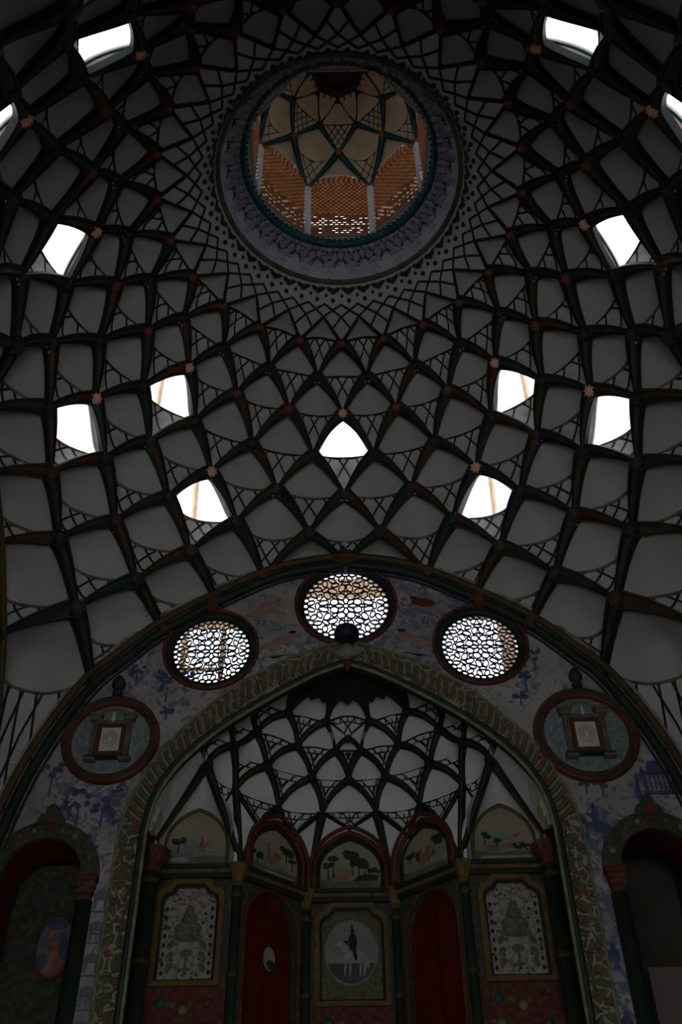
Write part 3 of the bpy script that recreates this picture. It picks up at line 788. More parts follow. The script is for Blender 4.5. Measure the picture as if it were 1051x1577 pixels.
# ---- round windows with pierced tracery
def tracery(R,q0=0):
    mb=MB(); t=.0185
    def lp(cx,cz,a,rr,rt_,k=10,shape=0):
        pts=[]
        for i in range(k):
            u=2*PI*i/k; f=1+ (.22*cos(u) if shape==1 else 0)+(.16*cos(2*u) if shape==2 else 0)
            x=rr*cos(u)*f; z=rt_*sin(u)*(1+(.25*cos(u) if shape==1 else 0))
            pts.append(Vector((cx+x*cos(a)-z*sin(a),0,cz+x*sin(a)+z*cos(a))))
        mb.tube(pts,t,4,True)
    def polar(r,a): return r*cos(a),r*sin(a)
    for i in range(8): a=2*PI*i/8+q0; x,z=polar(R*.13,a); lp(x,z,a,R*.095,R*.055,10,1)
    for i in range(8): a=2*PI*(i+.5)/8+q0; x,z=polar(R*.29,a); lp(x,z,a,R*.085,R*.10,10,2)
    for i in range(8): a=2*PI*i/8+q0; x,z=polar(R*.35,a); lp(x,z,a,R*.07,R*.045,8,1)
    for i in range(16): a=2*PI*(i+.5)/16+q0; x,z=polar(R*.50,a); lp(x,z,a+(.5 if i%2 else -.5),R*.115,R*.07,10,1)
    for i in range(16): a=2*PI*i/16+q0; x,z=polar(R*.655,a); lp(x,z,a,R*.05,R*.10,10,2 if i%2 else 0)
    for i in range(24): a=2*PI*(i+.5)/24+q0; x,z=polar(R*.79,a); lp(x,z,a+(.6 if i%2 else -.6),R*.095,R*.06,10,1)
    for i in range(36): a=2*PI*i/36+q0; x,z=polar(R*.925,a); lp(x,z,a,R*.06,R*.072,8,0)
    for i in range(64): pass
    mb.tube([Vector((R*.99*cos(2*PI*i/48),0,R*.99*sin(2*PI*i/48))) for i in range(48)],t*1.3,4,True)
    me=bpy.data.meshes.new('tracery'); me.from_pydata(mb.v,[],mb.f); me.materials.append(BLACKM); return me
TR=tracery(1.0)
names3=['round tracery window at the centre above the alcove arch, largest of the three','round tracery window left of the central one, brick posts seen through it','round tracery window right of the central one']
GLASS=bpy.data.materials.new('window_glass'); GLASS.use_nodes=True
for q in range(4):
    for wi,(cx,cz,r0,r1) in enumerate(ROUND):
        if q: nm='window_%d'%(30+q*3+wi)
        else: nm='window_%d'%(wi+1)
        wnd=empty(nm,X(cx,cz,0,q)); tag(wnd,names3[wi] if q==0 else '%s round tracery window of the %s wall'%(['middle','left-hand','right-hand'][wi],['','right','rear','left'][q]),'window',None,'structure')
        ax=Nw(q); c=X(cx,cz,0,q)
        mb=MB(); mb.lathe([(r0*S,0),(r0*S*1.0,.035),(r0*S*.965,.05),(r0*S*.93,.03),(r0*S*.925,-.005)],c,ax,64,0); mb.build('outer_ring',REDF,wnd,True)
        mb=MB(); mb.lathe([(r0*S*.925,-.005),(r0*S*.91,.02),(r1*S*1.03,.0),(r1*S*1.0,-.02),(r1*S*1.0,-.045),(r1*S*1.10,-.13)],c,ax,64,0); mb.build('reveal_ring',BGREEN,wnd,True)
        # tracery sits deep in the wall
        me=TR.copy(); 
        R_=r1*S*1.0
        me.transform(Matrix.Diagonal((R_,1,R_,1)))
        o=bpy.data.objects.new('tracery',me); COL.objects.link(o); o.parent=wnd
        o.matrix_local=Matrix.Translation(-ax*.035)@Matrix.Rotation(-q*PI/2,4,'Z')
        if q==0:
            mb=MB()
            def B3(x0,x1,y0,y1,z0,z1): 
                a=X(cx,cz); mb.box((a.x+x0,a.y+y0,a.z+z0),(a.x+x1,a.y+y1,a.z+z1))
            if wi==0: B3(-.62,.62,.62,.82,.72,.86); B3(-.60,-.50,.4,.6,-.5,.9)
            if wi==1: B3(.03,.08,.40,.46,-.5,1.1); B3(-.40,-.34,.40,.5,-.5,1.1); B3(-.4,.05,.40,.44,.02,.05); B3(-.4,.4,.5,.56,.66,.74)
            if wi==2: B3(.30,.46,.42,.5,-.5,1.0); B3(.0,.4,.5,.56,.74,.8)
            mb.build('outer_brick_frame',BRICK,wnd)
# ---- wall paintings of the front wall: flat painted motifs
def motif(name,polys,m,y=-.004,parent=None,q=0):
    mb=MB()
    for i_,P_ in enumerate(polys): slab_mb(sc(P_),[],y-.0009*i_,mb,0,0,Mwall(q))
    return mb.build(name,m,parent or wf_)
def ell(cx,cz,a,b,rot=0,n=14):
    c,s_=cos(rad(rot)),sin(rad(rot)); return [(cx+a*cos(2*PI*i/n)*c-b*sin(2*PI*i/n)*s_,cz+a*cos(2*PI*i/n)*s_+b*sin(2*PI*i/n)*c) for i in range(n)]
def cherub(cx,cz,sg,tilt):
    motif('cherub_wing',[ell(cx-.022*sg,cz+.016,.024,.010,-30*sg+tilt),ell(cx+.006*sg,cz+.026,.016,.008,60*sg)],GREYM,-.004)
    o=motif('cherub',[ell(cx,cz,.020,.011,tilt),ell(cx+.020*sg,cz+.013,.0085,.009),ell(cx-.028*sg,cz-.010,.022,.0065,tilt+20*sg),ell(cx+.026*sg,cz-.006,.017,.0045,-25*sg),ell(cx-.02*sg,cz-.016,.02,.006,-10*sg)],PINKM,-.006)
    motif('cherub_hair',[ell(cx+.021*sg,cz+.021,.008,.004)],DARK,-.008)
cherub(-.172,1.288,1,10); cherub(.168,1.292,-1,-10); cherub(-.135,1.205,1,5); cherub(.138,1.205,-1,-5)
motif('painted_drapery',[ell(.168,1.300,.026,.012,-10)],REDF,-.009); motif('painted_drapery',[ell(-.166,1.298,.024,.013,20)],PINKM,-.009)
random.seed(11)
def tree(cx,cz,h,w_,m=BLUEM):
    P_=[[(cx-.0022,cz),(cx+.0022,cz),(cx+.0015,cz+h*.6),(cx-.0015,cz+h*.6)]]
    for k in range(7): P_.append(ell(cx+random.uniform(-w_,w_),cz+h*.6+random.uniform(-.1,.4)*h,w_*.45*random.uniform(.7,1.2),w_*.3,random.uniform(-30,30),9))
    motif('painted_tree',P_,m,-.003-random.random()*.003)
for cx,cz,h,w_ in ((-.365,1.06,.06,.016),(-.33,1.085,.045,.014),(-.43,1.10,.05,.014),(-.375,1.10,.035,.012),(-.50,.80,.075,.018),(-.455,.80,.06,.016),(-.56,.86,.07,.016),(-.435,.84,.05,.012),(-.36,1.02,.03,.012),(.36,1.07,.05,.014),(.385,1.12,.05,.012),(.345,1.04,.03,.014),(.47,.845,.035,.014),(.44,.85,.03,.012)): tree(cx,cz,h,w_)
def cypress(cx,cz,h): motif('painted_cypress',[[(cx-.002,cz),(cx+.002,cz),(cx+.002,cz+.01),(cx+h*.16,cz+h*.3),(cx+h*.09,cz+h*.7),(cx,cz+h),(cx-h*.09,cz+h*.7),(cx-h*.16,cz+h*.3),(cx-.002,cz+.01)]],BLUEM,-.006)
cypress(.535,.825,.05); cypress(.550,.86,.045); cypress(.538,.862,.03)
# pavilion with dome, colonnade and steps
pv=[ell(.575,.905,.014,.010)[0:8],[(.560,.892),(.592,.892),(.592,.905),(.560,.905)]]
pv+=[[(.552+.0085*k,.855),(.5555+.0085*k,.855),(.5555+.0085*k,.885),(.552+.0085*k,.885)] for k in range(7)]
pv+=[[(.548,.885),(.612,.885),(.608,.892),(.552,.892)],[(.545,.845),(.618,.845),(.618,.852),(.545,.852)]]
motif('painted_pavilion',pv,BLUEM,-.006)
# horseman: horse body, neck, head, legs, tail, rider
def horseman(cx,cz,s_,m,sg=1,parent=None,y=-.006):
    e=lambda x,z,a,b,r=0: ell(cx+x*s_*sg,cz+z*s_,a*s_,b*s_,r*sg)
    lg=lambda x0,z0,x1,z1,x2,z2,w_: [(cx+(x0-w_)*s_*sg,cz+z0*s_),(cx+(x1-w_)*s_*sg,cz+z1*s_),(cx+(x2-w_)*s_*sg,cz+z2*s_),(cx+(x2+w_)*s_*sg,cz+z2*s_),(cx+(x1+w_)*s_*sg,cz+z1*s_),(cx+(x0+w_)*s_*sg,cz+z0*s_)]
    return motif('painted_horseman',[e(0,0,.42,.2,5),e(-.44,.24,.24,.10,-50),e(-.60,.40,.15,.065,25),e(.42,-.08,.10,.20,15),
      lg(-.30,-.1,-.36,-.4,-.30,-.75,.05),lg(-.20,-.1,-.42,-.28,-.50,-.5,.045),lg(.28,-.1,.38,-.4,.32,-.75,.05),lg(.20,-.1,.22,-.4,.14,-.72,.05),
      e(.02,.42,.15,.26,-5),e(.0,.76,.09,.11),e(-.12,.40,.17,.05,-20),e(.04,.1,.10,.2,10)],m,y,parent)
horseman(.445,.785,.052,BLUEM)
horseman(-.525,.835,.030,BLUEM,-1)
for cx,cz in ((-.447,.83),(-.437,.815),(-.47,.765)): motif('painted_figure',[ell(cx,cz,.007,.012),ell(cx,cz+.016,.004,.005),ell(cx+.008,cz-.006,.012,.004,20)],BLUEM,-.005)
GREYB=mat('faded_blue_paint',(.10,.105,.14),(.15,.15,.175),14,.8)
# small stacked scenes down the pier strips beside the doors
for sg in (-1,1):
    for j in range(6):
        z=.665-.052*j; x=sg*.432 
        if sg<0: 
            motif('painted_arcade',[[(x-.012,z-.014),(x-.006,z-.014),(x-.006,z+.006),(x-.012,z+.006)],[(x+.006,z-.014),(x+.012,z-.014),(x+.012,z+.006),(x+.006,z+.006)],ell(x,z+.009,.013,.008),[(x-.013,z-.020),(x+.013,z-.020),(x+.013,z-.017),(x-.013,z-.017)]],GREYB,-.004)
            if j%2: tree(x+.002,z-.018,.026,.006,GREYB)
        elif j in (1,2,4): motif('painted_urn',[ell(x,z,.010,.014),ell(x,z-.018,.006,.004),ell(x,z+.016,.005,.004)],GREYM if j==1 else BLUEM,-.004)
# ---- relief medallions with aedicules
def medallion(cx,cz,R,label):
    o=empty('medallion',X(cx,cz)); tag(o,label,'medallion','relief medallions flanking the arch')
    c=X(cx,cz); ax=Nw(0)
    mb=MB(); mb.lathe([(.001,.006),(R*S*.83,.006),(R*S*.84,.02)],c,ax,48); mb.build('marbled_disc',SLATE,o)
    mb=MB(); mb.lathe([(R*S*.80,.0),(R*S*.82,.05),(R*S*.87,.06),(R*S*.92,.035),(R*S*.95,.07),(R*S,.05),(R*S*1.01,0)],c,ax,56,[0,0,1,1,0,0]); mb.build('ring',[REDF,mat('dark_ring_paint',(.03,.028,.022),(.06,.05,.035),7) if not bpy.data.materials.get('dark_ring_paint') else bpy.data.materials['dark_ring_paint']],o,True)
    st=mat('aedicule_paint',(.09,.065,.05),(.14,.11,.085),9) if not bpy.data.materials.get('aedicule_paint') else bpy.data.materials['aedicule_paint']
    def bx(x0,x1,z0,z1,y,nm,m_):
        a=X(cx+x0*R,cz+z0*R,-y); b=X(cx+x1*R,cz+z1*R,-.004); mb=MB()
        mb.box((a.x,a.y,a.z),(b.x,b.y,b.z)); return mb.build(nm,m_,o)
    bx(-.27,.27,-.36,.30,.035,'plaque_frame',REDF); bx(-.20,.20,-.29,.24,.045,'plaque',PLAQ)
    for sg in (-1,1):
        x=.35*sg; bx(x-.055,x+.055,-.42,.40,.05,'pilaster',st)
        bx(x-.11,x+.11,.40,.50,.075,'capital',st); bx(x-.13,x+.13,.50,.56,.085,'capital',st); bx(x-.12,x+.12,-.52,-.42,.08,'base',st)
    bx(-.30,.30,.32,.40,.06,'lintel',st); bx(-.46,.46,-.46,-.42,.085,'sill',BGREEN)
    mb=MB(); pts=[X(cx+.30*R*cos(rad(t)),cz+(.46+.26*sin(rad(t)))*R,-.04) for t in range(0,181,12)]; mb.tube(pts,.022,6); mb.build('arched_pediment',OLIVE,o)
    mb=MB(); mb.lathe([(.001,-.05),(.022,-.03),(.026,0),(.014,.03),(.018,.045),(.012,.065),(.001,.072)],X(cx,cz+.46*R,-.05),Vector((0,0,1)),10); mb.build('bust',mat('bust_plaster',(.5,.42,.35),None),o,True)
    # faint drawing on the plaque
    mb=MB(); 
    for rr in (.06,.10,.14): mb.tube([X(cx+rr*R*cos(rad(t)),cz+(-.02+rr*1.2*sin(rad(t)))*R,-.047) for t in range(0,360,20)],.0035,4,True)
    mb.build('plaque_drawing',GREYM,o)
    mb=MB(); mb.lathe([(.001,-.13),(.05,-.12),(.055,-.09),(.03,-.07),(.065,-.03),(.07,.02),(.045,.07),(.02,.10),(.001,.11)],X(cx,cz+R*1.0+.026,-.05),Vector((0,0,1)),14)
    f=mb.build('finial',BGREEN,o,True)
    return o
medallion(-.461,.976,.094,'round relief medallion with framed plaque left of the alcove arch, red-ringed')
medallion(.460,.971,.101,'round relief medallion with framed plaque right of the alcove arch, red-ringed')
# ---- keystone finial under the central roundel
kf=empty('keystone_finial',X(0,1.195)); tag(kf,'dark round knob with leaf crest and red pendant at the alcove arch apex','finial')
mb=MB(); mb.lathe([(.001,-.10),(.07,-.095),(.125,-.05),(.135,.0),(.12,.055),(.07,.095),(.001,.105)],X(0,1.203,-.12),Vector((0,0,1)),20); mb.build('knob',BLACKM,kf,True)
mb=MB(); mb.tube([X(0,1.203,-.08),X(0,1.203,.02)],.05,8); mb.build('knob_stem',BLACKM,kf)
P_=[(-.035,1.165),(-.025,1.176),(-.012,1.172),(0,1.19),(.012,1.172),(.025,1.176),(.035,1.165),(.02,1.155),(.008,1.15),(0,1.143),(-.008,1.15),(-.02,1.155)]
slab_mb(sc(P_),[],-.09,None,0,0,Mwall(0)).build('leaf_crest',LEAFC,kf)
mb=MB(); mb.lathe([(.001,-.10),(.02,-.06),(.042,0),(.03,.03),(.001,.05)],X(0,1.136,-.07),Vector((0,0,1)),8); mb.build('pendant',REDF,kf)
kf2=empty('arch_boss',X(0,1.414)); tag(kf2,'dark red scrolled boss on the great arch above the central roundel','boss')
slab_mb(sc([(-.03,1.405),(-.022,1.425),(-.01,1.435),(0,1.43),(.01,1.435),(.022,1.425),(.03,1.405),(.012,1.395),(0,1.380),(-.012,1.395)]),[],-.13,None,0,0,Mwall(0)).build('scroll',RUST,kf2)
mb=MB(); mb.tube([X(-.005,1.42,-.10),X(-.006,1.44,-.16)],.03,6); mb.build('scroll_stem',BGREEN,kf2)
for sg,lb in ((-1,'left'),(1,'right')):
    cb=empty('arch_bracket',X(.285*sg,1.30)); tag(cb,'small red bracket over the %s round window below the great arch'%lb,'bracket')
    mb=MB(); a=X(.285*sg,1.292); mb.box((a.x-.05,a.y-.13,a.z-.07),(a.x+.05,a.y,a.z+.07)); mb.build('block',REDF,cb)
# ---- side doors of the front wall
def side_door(sg,no,label,rev):
    d=empty('door_%d'%no,X(sg*DX,.4)); tag(d,label,'door',None,'structure')
    cx=sg*DX
    # archivolt
    ro=DW+.032; P_=[(cx-ro,DS_-.01)]+arcpts(cx,DS_,ro,ro,180,0,20)+[(cx+ro,DS_-.01),(cx+DW,DS_-.01)]+arcpts(cx,DS_,DW,DW,0,180,20)+[(cx-DW,DS_-.01)]
    slab_mb(sc(P_),[],-.05,None,0,0,Mwall(0)).build('archivolt',DGREEN,d)
    crest=[(cx-.028,DS_+ro-.008),(cx-.020,DS_+ro+.012),(cx-.012,DS_+ro+.012),(cx-.010,DS_+ro+.026),(cx,DS_+ro+.032),(cx+.010,DS_+ro+.026),(cx+.012,DS_+ro+.012),(cx+.020,DS_+ro+.012),(cx+.028,DS_+ro-.008)]
    slab_mb(sc(crest),[],-.07,None,0,0,Mwall(0)).build('crest',DGREEN,d)
    slab_mb(sc(ell(cx,DS_+ro+.002,.010,.010)),[],-.085,None,0,0,Mwall(0)).build('crest_rosette',REDF,d)
    for j in range(9):
        t=20+17.5*j; a=X(cx+(ro-.016)*cos(rad(t)),DS_+(ro-.016)*sin(rad(t)),-.055); mb=MB(); mb.lathe([(.03,0),(.02,.02),(.001,.03)],a,Nw(0),7); mb.build('rosette',[OCHRE,REDF,LEAFC][j%3],d)
    for s2 in (-1,1):
        xx=cx+s2*(DW+.014)
        mb=MB(); mb.tube([X(xx,FZ,-.03),X(xx,DS_-.045,-.03)],.072,10); c=mb.build('jamb_column',BGREEN,d,True)
        mb=MB()
        for z0,z1,w_ in ((DS_-.012,DS_,.018),(DS_-.022,DS_-.012,.0155),(DS_-.034,DS_-.022,.0135),(DS_-.045,DS_-.034,.011)):
            a=X(xx-w_,z0,-.11*w_/.018);b=X(xx+w_,z1,0); mb.box((a.x,a.y,a.z),(b.x,b.y,b.z))
        mb.build('capital',DRED,c)
    # passage behind
    mb=MB(); x0,x1=(cx-.13)*S,(cx+.10)*S
    if x1>W*S: x1=W*S
    y0=W*S+WT; y1=y0+1.1
    mb.add([(x0,y0,0),(x1,y0,0),(x1,y1,0),(x0,y1,0),(x0,y0,DS_*S+CZ+.6),(x1,y0,DS_*S+CZ+.6),(x1,y1,DS_*S+CZ+.6),(x0,y1,DS_*S+CZ+.6)],[(0,1,2,3),(4,7,6,5),(1,5,6,2),(0,3,7,4),(2,6,7,3)])
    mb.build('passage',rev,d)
    # soffit paint inside the arch
    vs=[];prof=[(cx-DW,FZ),(cx-DW,DS_)]+arcpts(cx,DS_,DW,DW,180,0,16)[1:-1]+[(cx+DW,DS_),(cx+DW,FZ)]
    for x,z in prof: vs+= [X(cx+(x-cx)*.995,z-.001,.001),X(cx+(x-cx)*.995,z-.001,WT+.3)]
    mk('soffit',vs,[(2*i,2*i+1,2*i+3,2*i+2) for i in range(len(prof)-1)],REDD if sg<0 else mat('soffit_red',(.06,.006,.004),None),d)
    return d
dl=side_door(-1,1,'arched recess at the lower left with dark painted back wall and oval portrait',DGREEN)
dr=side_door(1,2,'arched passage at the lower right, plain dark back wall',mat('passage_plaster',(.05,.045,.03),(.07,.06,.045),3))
yb=W*S+WT+.55
def backpic(cx):
    Mx=Matrix.Translation((0,yb,CZ))
    P_=[(cx-DW-.03,FZ),(cx+DW+.03,FZ),(cx+DW+.03,DS_+.08),(cx-DW-.03,DS_+.08)]
    slab_mb(sc(P_),[],.05,None,0,0,Mx).build('painted_panel_wall',DGREEN,dl)
    ov=empty('oval_portrait',Mx@Vector((cx*S,0,.60*S))); tag(ov,'oval portrait of two seated figures on the dark wall of the left recess','painting')
    Mo=lambda y: Matrix.Translation((0,yb+y,CZ)); z=.635
    slab_mb(sc(ell(cx,z,.036,.058,0,28)),[],-.02,None,0,0,Mo(0)).build('red_border',REDF,ov)
    slab_mb(sc(ell(cx,z,.031,.052,0,28)),[],-.025,None,0,0,Mo(0)).build('field',mat('portrait_sky',(.10,.10,.13),(.16,.14,.14),4),ov)
    def mo(nm,P_,m_,y): 
        mb=MB(); 
        for i_,p_ in enumerate(P_): slab_mb(sc(p_),[],-.004-.0009*i_,mb,0,0,Mo(y))
        mb.build(nm,m_,ov)
    mo('pale_figure',[ell(cx-.002,z-.012,.012,.024,-15),ell(cx-.008,z+.020,.007,.008),ell(cx+.006,z-.034,.018,.012,20)],FIG,-.026)
    mo('blue_figure',[ell(cx+.017,z-.006,.009,.020,10),ell(cx+.013,z+.018,.006,.007),ell(cx-.018,z-.025,.010,.014)],BLUEM,-.027)
    mo('sky_cap',[ell(cx,z+.040,.020,.010)],BLUEM,-.028)
backpic(-.535)
# right passage: pale pillar inside
mb=MB(); a=(.575*S,W*S+.95,0); mb.box((.535*S,W*S+.9,0),(.60*S,W*S+1.1,CZ+.60*S)); mb.build('inner_pillar',mat('pale_pillar',(.17,.14,.12),None),dr)
# ------------------------------------------------------------------ alcove
YA=1.70-1.0   # centre of the half dome, seen from the dome axis
def A3(x,Y,z): return Vector((x,Y-1.0,z))
al=empty('wall_alcove',V(0,.9,.3)); tag(al,'painted five-bay wall inside the great alcove','wall',None,'structure')
YC,YO=2.0,1.87; HC=.80
PLAN=[(-.388,1.70),(-.388,YO),(-.219,YO),(-.0905,YC),(.0905,YC),(.219,YO),(.388,YO),(.388,1.70)]
def bayM(a,b):
    A=Vector((a[0]*S,(a[1]-1)*S,0));B=Vector((b[0]*S,(b[1]-1)*S,0)); t=(B-A).normalized(); o=(A+B)/2
    m=Matrix(((t.x,-t.y,0),(t.y,t.x,0),(0,0,1))).to_4x4(); m.translation=Vector((o.x,o.y,CZ)); return m,(B-A).length/S
BAY={}
for nm,(a,b) in dict(outer_left=(PLAN[1],PLAN[2]),door_left=(PLAN[2],PLAN[3]),centre=(PLAN[3],PLAN[4]),door_right=(PLAN[4],PLAN[5]),outer_right=(PLAN[5],PLAN[6])).items(): BAY[nm]=bayM(a,b)
def bslab(bay,P_,y,d,nm,m_,parent,holes=(),side=None):
    Mx=BAY[bay][0]@Matrix.Translation((0,y,0)); return slab_mb(sc(P_),[sc(h) for h in holes],d,None,0,0,Mx).build(nm,m_,parent)
def parch(hw,zs,za,n=10,cx=0):
    """pointed arch from right springing to left springing"""
    out=[]
    rho=1.5; tm=math.acos(1-1/rho)
    for i in range(n+1):
        t=tm*i/n; out.append((cx+hw*(1-rho*(1-cos(t))),zs+(za-zs)*sin(t)/sin(tm)))
    return out+[(2*cx-x,z) for x,z in out[:-1][::-1]]
def rect(x0,x1,z0,z1): return [(x0,z0),(x1,z0),(x1,z1),(x0,z1)]
def stepped(hw,z0,z1,cut,dz):
    """panel with cut, curved shoulders"""
    P_=[(-hw,z0),(hw,z0),(hw,z1-dz)]
    P_+=[(hw-cut*(1-cos(rad(t))),z1-dz+dz*sin(rad(t))*.55) for t in (30,60,90)]
    P_+=[(hw-cut*1.15,z1-dz*.3),(hw-cut*1.5,z1)]
    R_=P_[2:]; return P_+[(-x,z) for x,z in R_[::-1]]
lun={'outer_left':'lunette painting of a dark red rider and pond in the leftmost alcove bay','door_left':'lunette painting of seated figures and trees above the left red door','centre':'lunette painting of dark trees and a tawny lion over the central panel','door_right':'lunette painting of gathered figures above the right red door','outer_right':'lunette painting of low trees and riders in the rightmost alcove bay'}
for bay,(Mx,Lb) in BAY.items():
    hw=Lb/2; cx=0
    if bay=='outer_left': cx=-.306+.3035
    if bay=='outer_right': cx=.306-.3035
    zap={'centre':.936,'door_left':.938,'door_right':.938}.get(bay,.955)
    ins={'centre':.912,'door_left':.908,'door_right':.908}.get(bay,.920)
    wi={'centre':.066,'door_left':.064,'door_right':.064}.get(bay,.0625)
    # wall body behind
    if 'door' in bay:
        dwp=[(-hw,FZ),(-.068,FZ),(-.068,.70)]+[(x,z) for x,z in arcpts(0,.70,.068,.075,180,0,14)[1:-1]]+[(.068,.70),(.068,FZ),(hw,FZ),(hw,.80)]+[(x,z) for x,z in parch(hw*.9,.84,.925,8)]+[(-hw,.80)]
        o=bslab(bay,dwp,.0,.12,'bay_wall',DGREEN,al)
        no=3 if bay=='door_left' else 4
        dd=empty('door_%d'%no,Mx@Vector((0,0,.3*S))); tag(dd,'round-arched red door in the %s oblique bay of the alcove%s'%(('left',', small oval picture on it') if no==3 else ('right',', faintly lit')),'door',None,'structure')
        dp=[(-.068,FZ),(.068,FZ),(.068,.70)]+arcpts(0,.70,.068,.075,0,180,14)[1:-1]+[(-.068,.70)]
        for s2 in (-1,1):
            half=[p_ for p_ in dp]
            hp=[(s2*.001,FZ),(s2*.068,FZ),(s2*.068,.70)]+[(s2*.068*cos(rad(t)),.70+.075*sin(rad(t))) for t in (15,30,45,60,75,88)]
            lf=bslab(bay,hp,.09,.03,'leaf',REDD,dd)
            for z0 in (.40,.52,.64): bslab(bay,rect(*sorted((s2*.012,s2*.056)),z0-.045,z0+.045),.085,.006,'panel',REDD,lf)
        mb=MB(); mb.tube([Mx@Vector((x*S,-.005,z*S)) for x,z in [(.070,FZ),(.070,.70)]+arcpts(0,.70,.070,.077,0,180,16)[1:-1]+[(-.070,.70),(-.070,FZ)]],.02,6); mb.build('door_frame',DRED,dd)
        if no==3:
            ov=empty('oval_picture',Mx@Vector((0,.07,.66*S))); tag(ov,'small oval landscape picture on the left red door','painting')
            Mo=Mx@Matrix.Translation((0,.085,0)); e_=ell(.008,.655,.0165,.024,0,22)
            slab_mb(sc(e_),[],-.012,None,0,0,Mo).build('field',SKYP,ov)
            slab_mb(sc(ell(.012,.645,.010,.009,0,10)),[],-.016,None,0,0,Mo).build('foliage',TREEP,ov)
            mb=MB(); mb.tube([Mo@Vector((x*S,-.01,z*S)) for x,z in e_],.008,5,True); mb.build('oval_frame',DARK,ov)
    else:
        bslab(bay,[(-hw,FZ),(hw,FZ),(hw,.80)]+parch(min(hw*.95,.08),.84,.925,8,cx)+[(-hw,.80)],0,.12,'bay_wall',DGREEN,al)
    # dado of dark red flowers below the panels
    if 'door' not in bay:
        z1=.585
        bslab(bay,rect(-hw+.01,hw-.01,FZ,z1),-.012,.012,'dado',DRED,al)
        for rz in range(4):
            for rx in (-1,0,1):
                xx=rx*hw*.5; zz=z1-.03-.042*rz-(.012 if rx==0 else 0)
                mb=MB(); mb.lathe([(.045,0),(.035,.012),(.001,.02)],Mx@Vector((xx*S,-.014,zz*S)),-Mx.col[1].to_3d(),8); mb.build('dado_rosette',[LEAFC,REDF,TEAL][(rz+rx)%3],al)
    # cornice above the lower panels
    mb=MB()
    for y0,z0,z1,mi in ((.05,.778,.786,1),(.075,.786,.794,0),(.10,.794,.802,1)):
        vs=[Mx@Vector((sx*(hw+.004)*S,yy,zz*S)) for zz in (z0,z1) for sx,yy in ((-1,-y0),(1,-y0),(1,.0),(-1,.0))]
        mb.add(vs,[(0,3,2,1),(4,5,6,7),(0,1,5,4),(1,2,6,5),(2,3,7,6),(3,0,4,7)],mi)
    mb.build('cornice',[OCHRE,BGREEN],al)
    # lunette
    lp=empty('lunette_painting',Mx@Vector((cx*S,0,.85*S))); tag(lp,lun[bay],'painting','lunette paintings above the alcove cornice')
    P_=[(cx-wi,.805)]+[(cx+wi,.805)]+parch(wi,.845,ins,10,cx)
    bslab(bay,P_,-.01,.01,'field',SKYP,lp)
    bslab(bay,[(cx-wi,.805),(cx+wi,.805),(cx+wi,.822),(cx+wi*.3,.826),(cx-wi*.2,.821),(cx-wi,.828)],-.014,.004,'ground',PAVE,lp)
    def pm(nm,Ps,m_,y=-.018):
        mb=MB()
        for i_,p_ in enumerate(Ps): slab_mb(sc(p_),[],.004+.0009*i_,mb,0,0,Mx@Matrix.Translation((0,y-.0009*i_,0)))
        mb.build(nm,m_,lp)
    random.seed(len(bay)*3)
    def tr_(x,z,h,w_): 
        pm('tree',[[(x-.0015,z),(x+.0015,z),(x+.001,z+h),(x-.001,z+h)]]+[ell(x+random.uniform(-w_,w_),z+h+random.uniform(-.4,.5)*w_,w_*.55,w_*.42,0,9) for _ in range(6)],TREEP)
    if bay=='centre':
        tr_(.004,.835,.044,.017); tr_(-.046,.825,.030,.010); tr_(.030,.83,.026,.014); tr_(.048,.825,.02,.010); tr_(.018,.83,.034,.014); tr_(-.035,.83,.038,.010)
        pm('lion',[ell(-.026,.832,.014,.006,0),ell(-.012,.840,.006,.008),[(-.037,.818),(-.034,.818),(-.033,.83),(-.036,.83)],[(-.018,.818),(-.015,.818),(-.014,.83),(-.018,.83)],ell(-.040,.834,.005,.0015,40)],mat('lion_paint',(.30,.15,.06),None))
        pm('hill',[[(.005,.823),(.055,.823),(.06,.834),(.035,.838),(.015,.833)]],TREEP,-.016)
    elif bay=='outer_left':
        tr_(-.038,.832,.022,.010); pm('rider',[ell(.008,.842,.008,.006,20),ell(.009,.852,.004,.006),ell(.009,.860,.0025,.003),[(.004,.826),(.006,.826),(.007,.84),(.004,.84)],[(.011,.828),(.013,.828),(.013,.84),(.010,.84)],ell(.018,.848,.008,.0015,50)],FIG)
        pm('pond',[ell(-.032,.817,.020,.005)],FIGW); pm('dog',[ell(.026,.835,.005,.003),ell(.020,.838,.002,.002)],FIGW)
    elif bay=='door_left':
        tr_(.030,.845,.022,.014); tr_(-.048,.825,.016,.010); tr_(.046,.83,.02,.008)
        pm('figures',[ell(-.010,.842,.012,.010),ell(-.018,.858,.004,.008),ell(.006,.850,.010,.007,-20),ell(-.020,.870,.003,.003)],FIG); pm('path',[[(-.05,.808),(.06,.808),(.05,.815),(-.02,.816)]],FIGW)
    elif bay=='door_right':
        tr_(-.040,.84,.016,.009); tr_(.040,.86,.010,.014); pm('figures',[ell(0,.842,.016,.010),ell(-.012,.856,.004,.006),ell(.008,.858,.005,.007),ell(.022,.850,.006,.010)],FIG); pm('shadow_figure',[ell(-.020,.85,.005,.010)],TREEP)
    else:
        tr_(-.036,.836,.020,.010); tr_(-.012,.832,.014,.007); tr_(.03,.826,.008,.008); tr_(.045,.826,.010,.007)
        pm('riders',[ell(.012,.836,.016,.005),ell(.030,.858,.010,.003,30),ell(-.022,.832,.010,.006),ell(.036,.842,.008,.003)],FIG)
        pm('stream',[[(-.05,.810),(.06,.812),(.05,.816),(-.04,.815)]],FIGW)
    # arched surround of the lunette
    red='centre' in bay or 'door' in bay
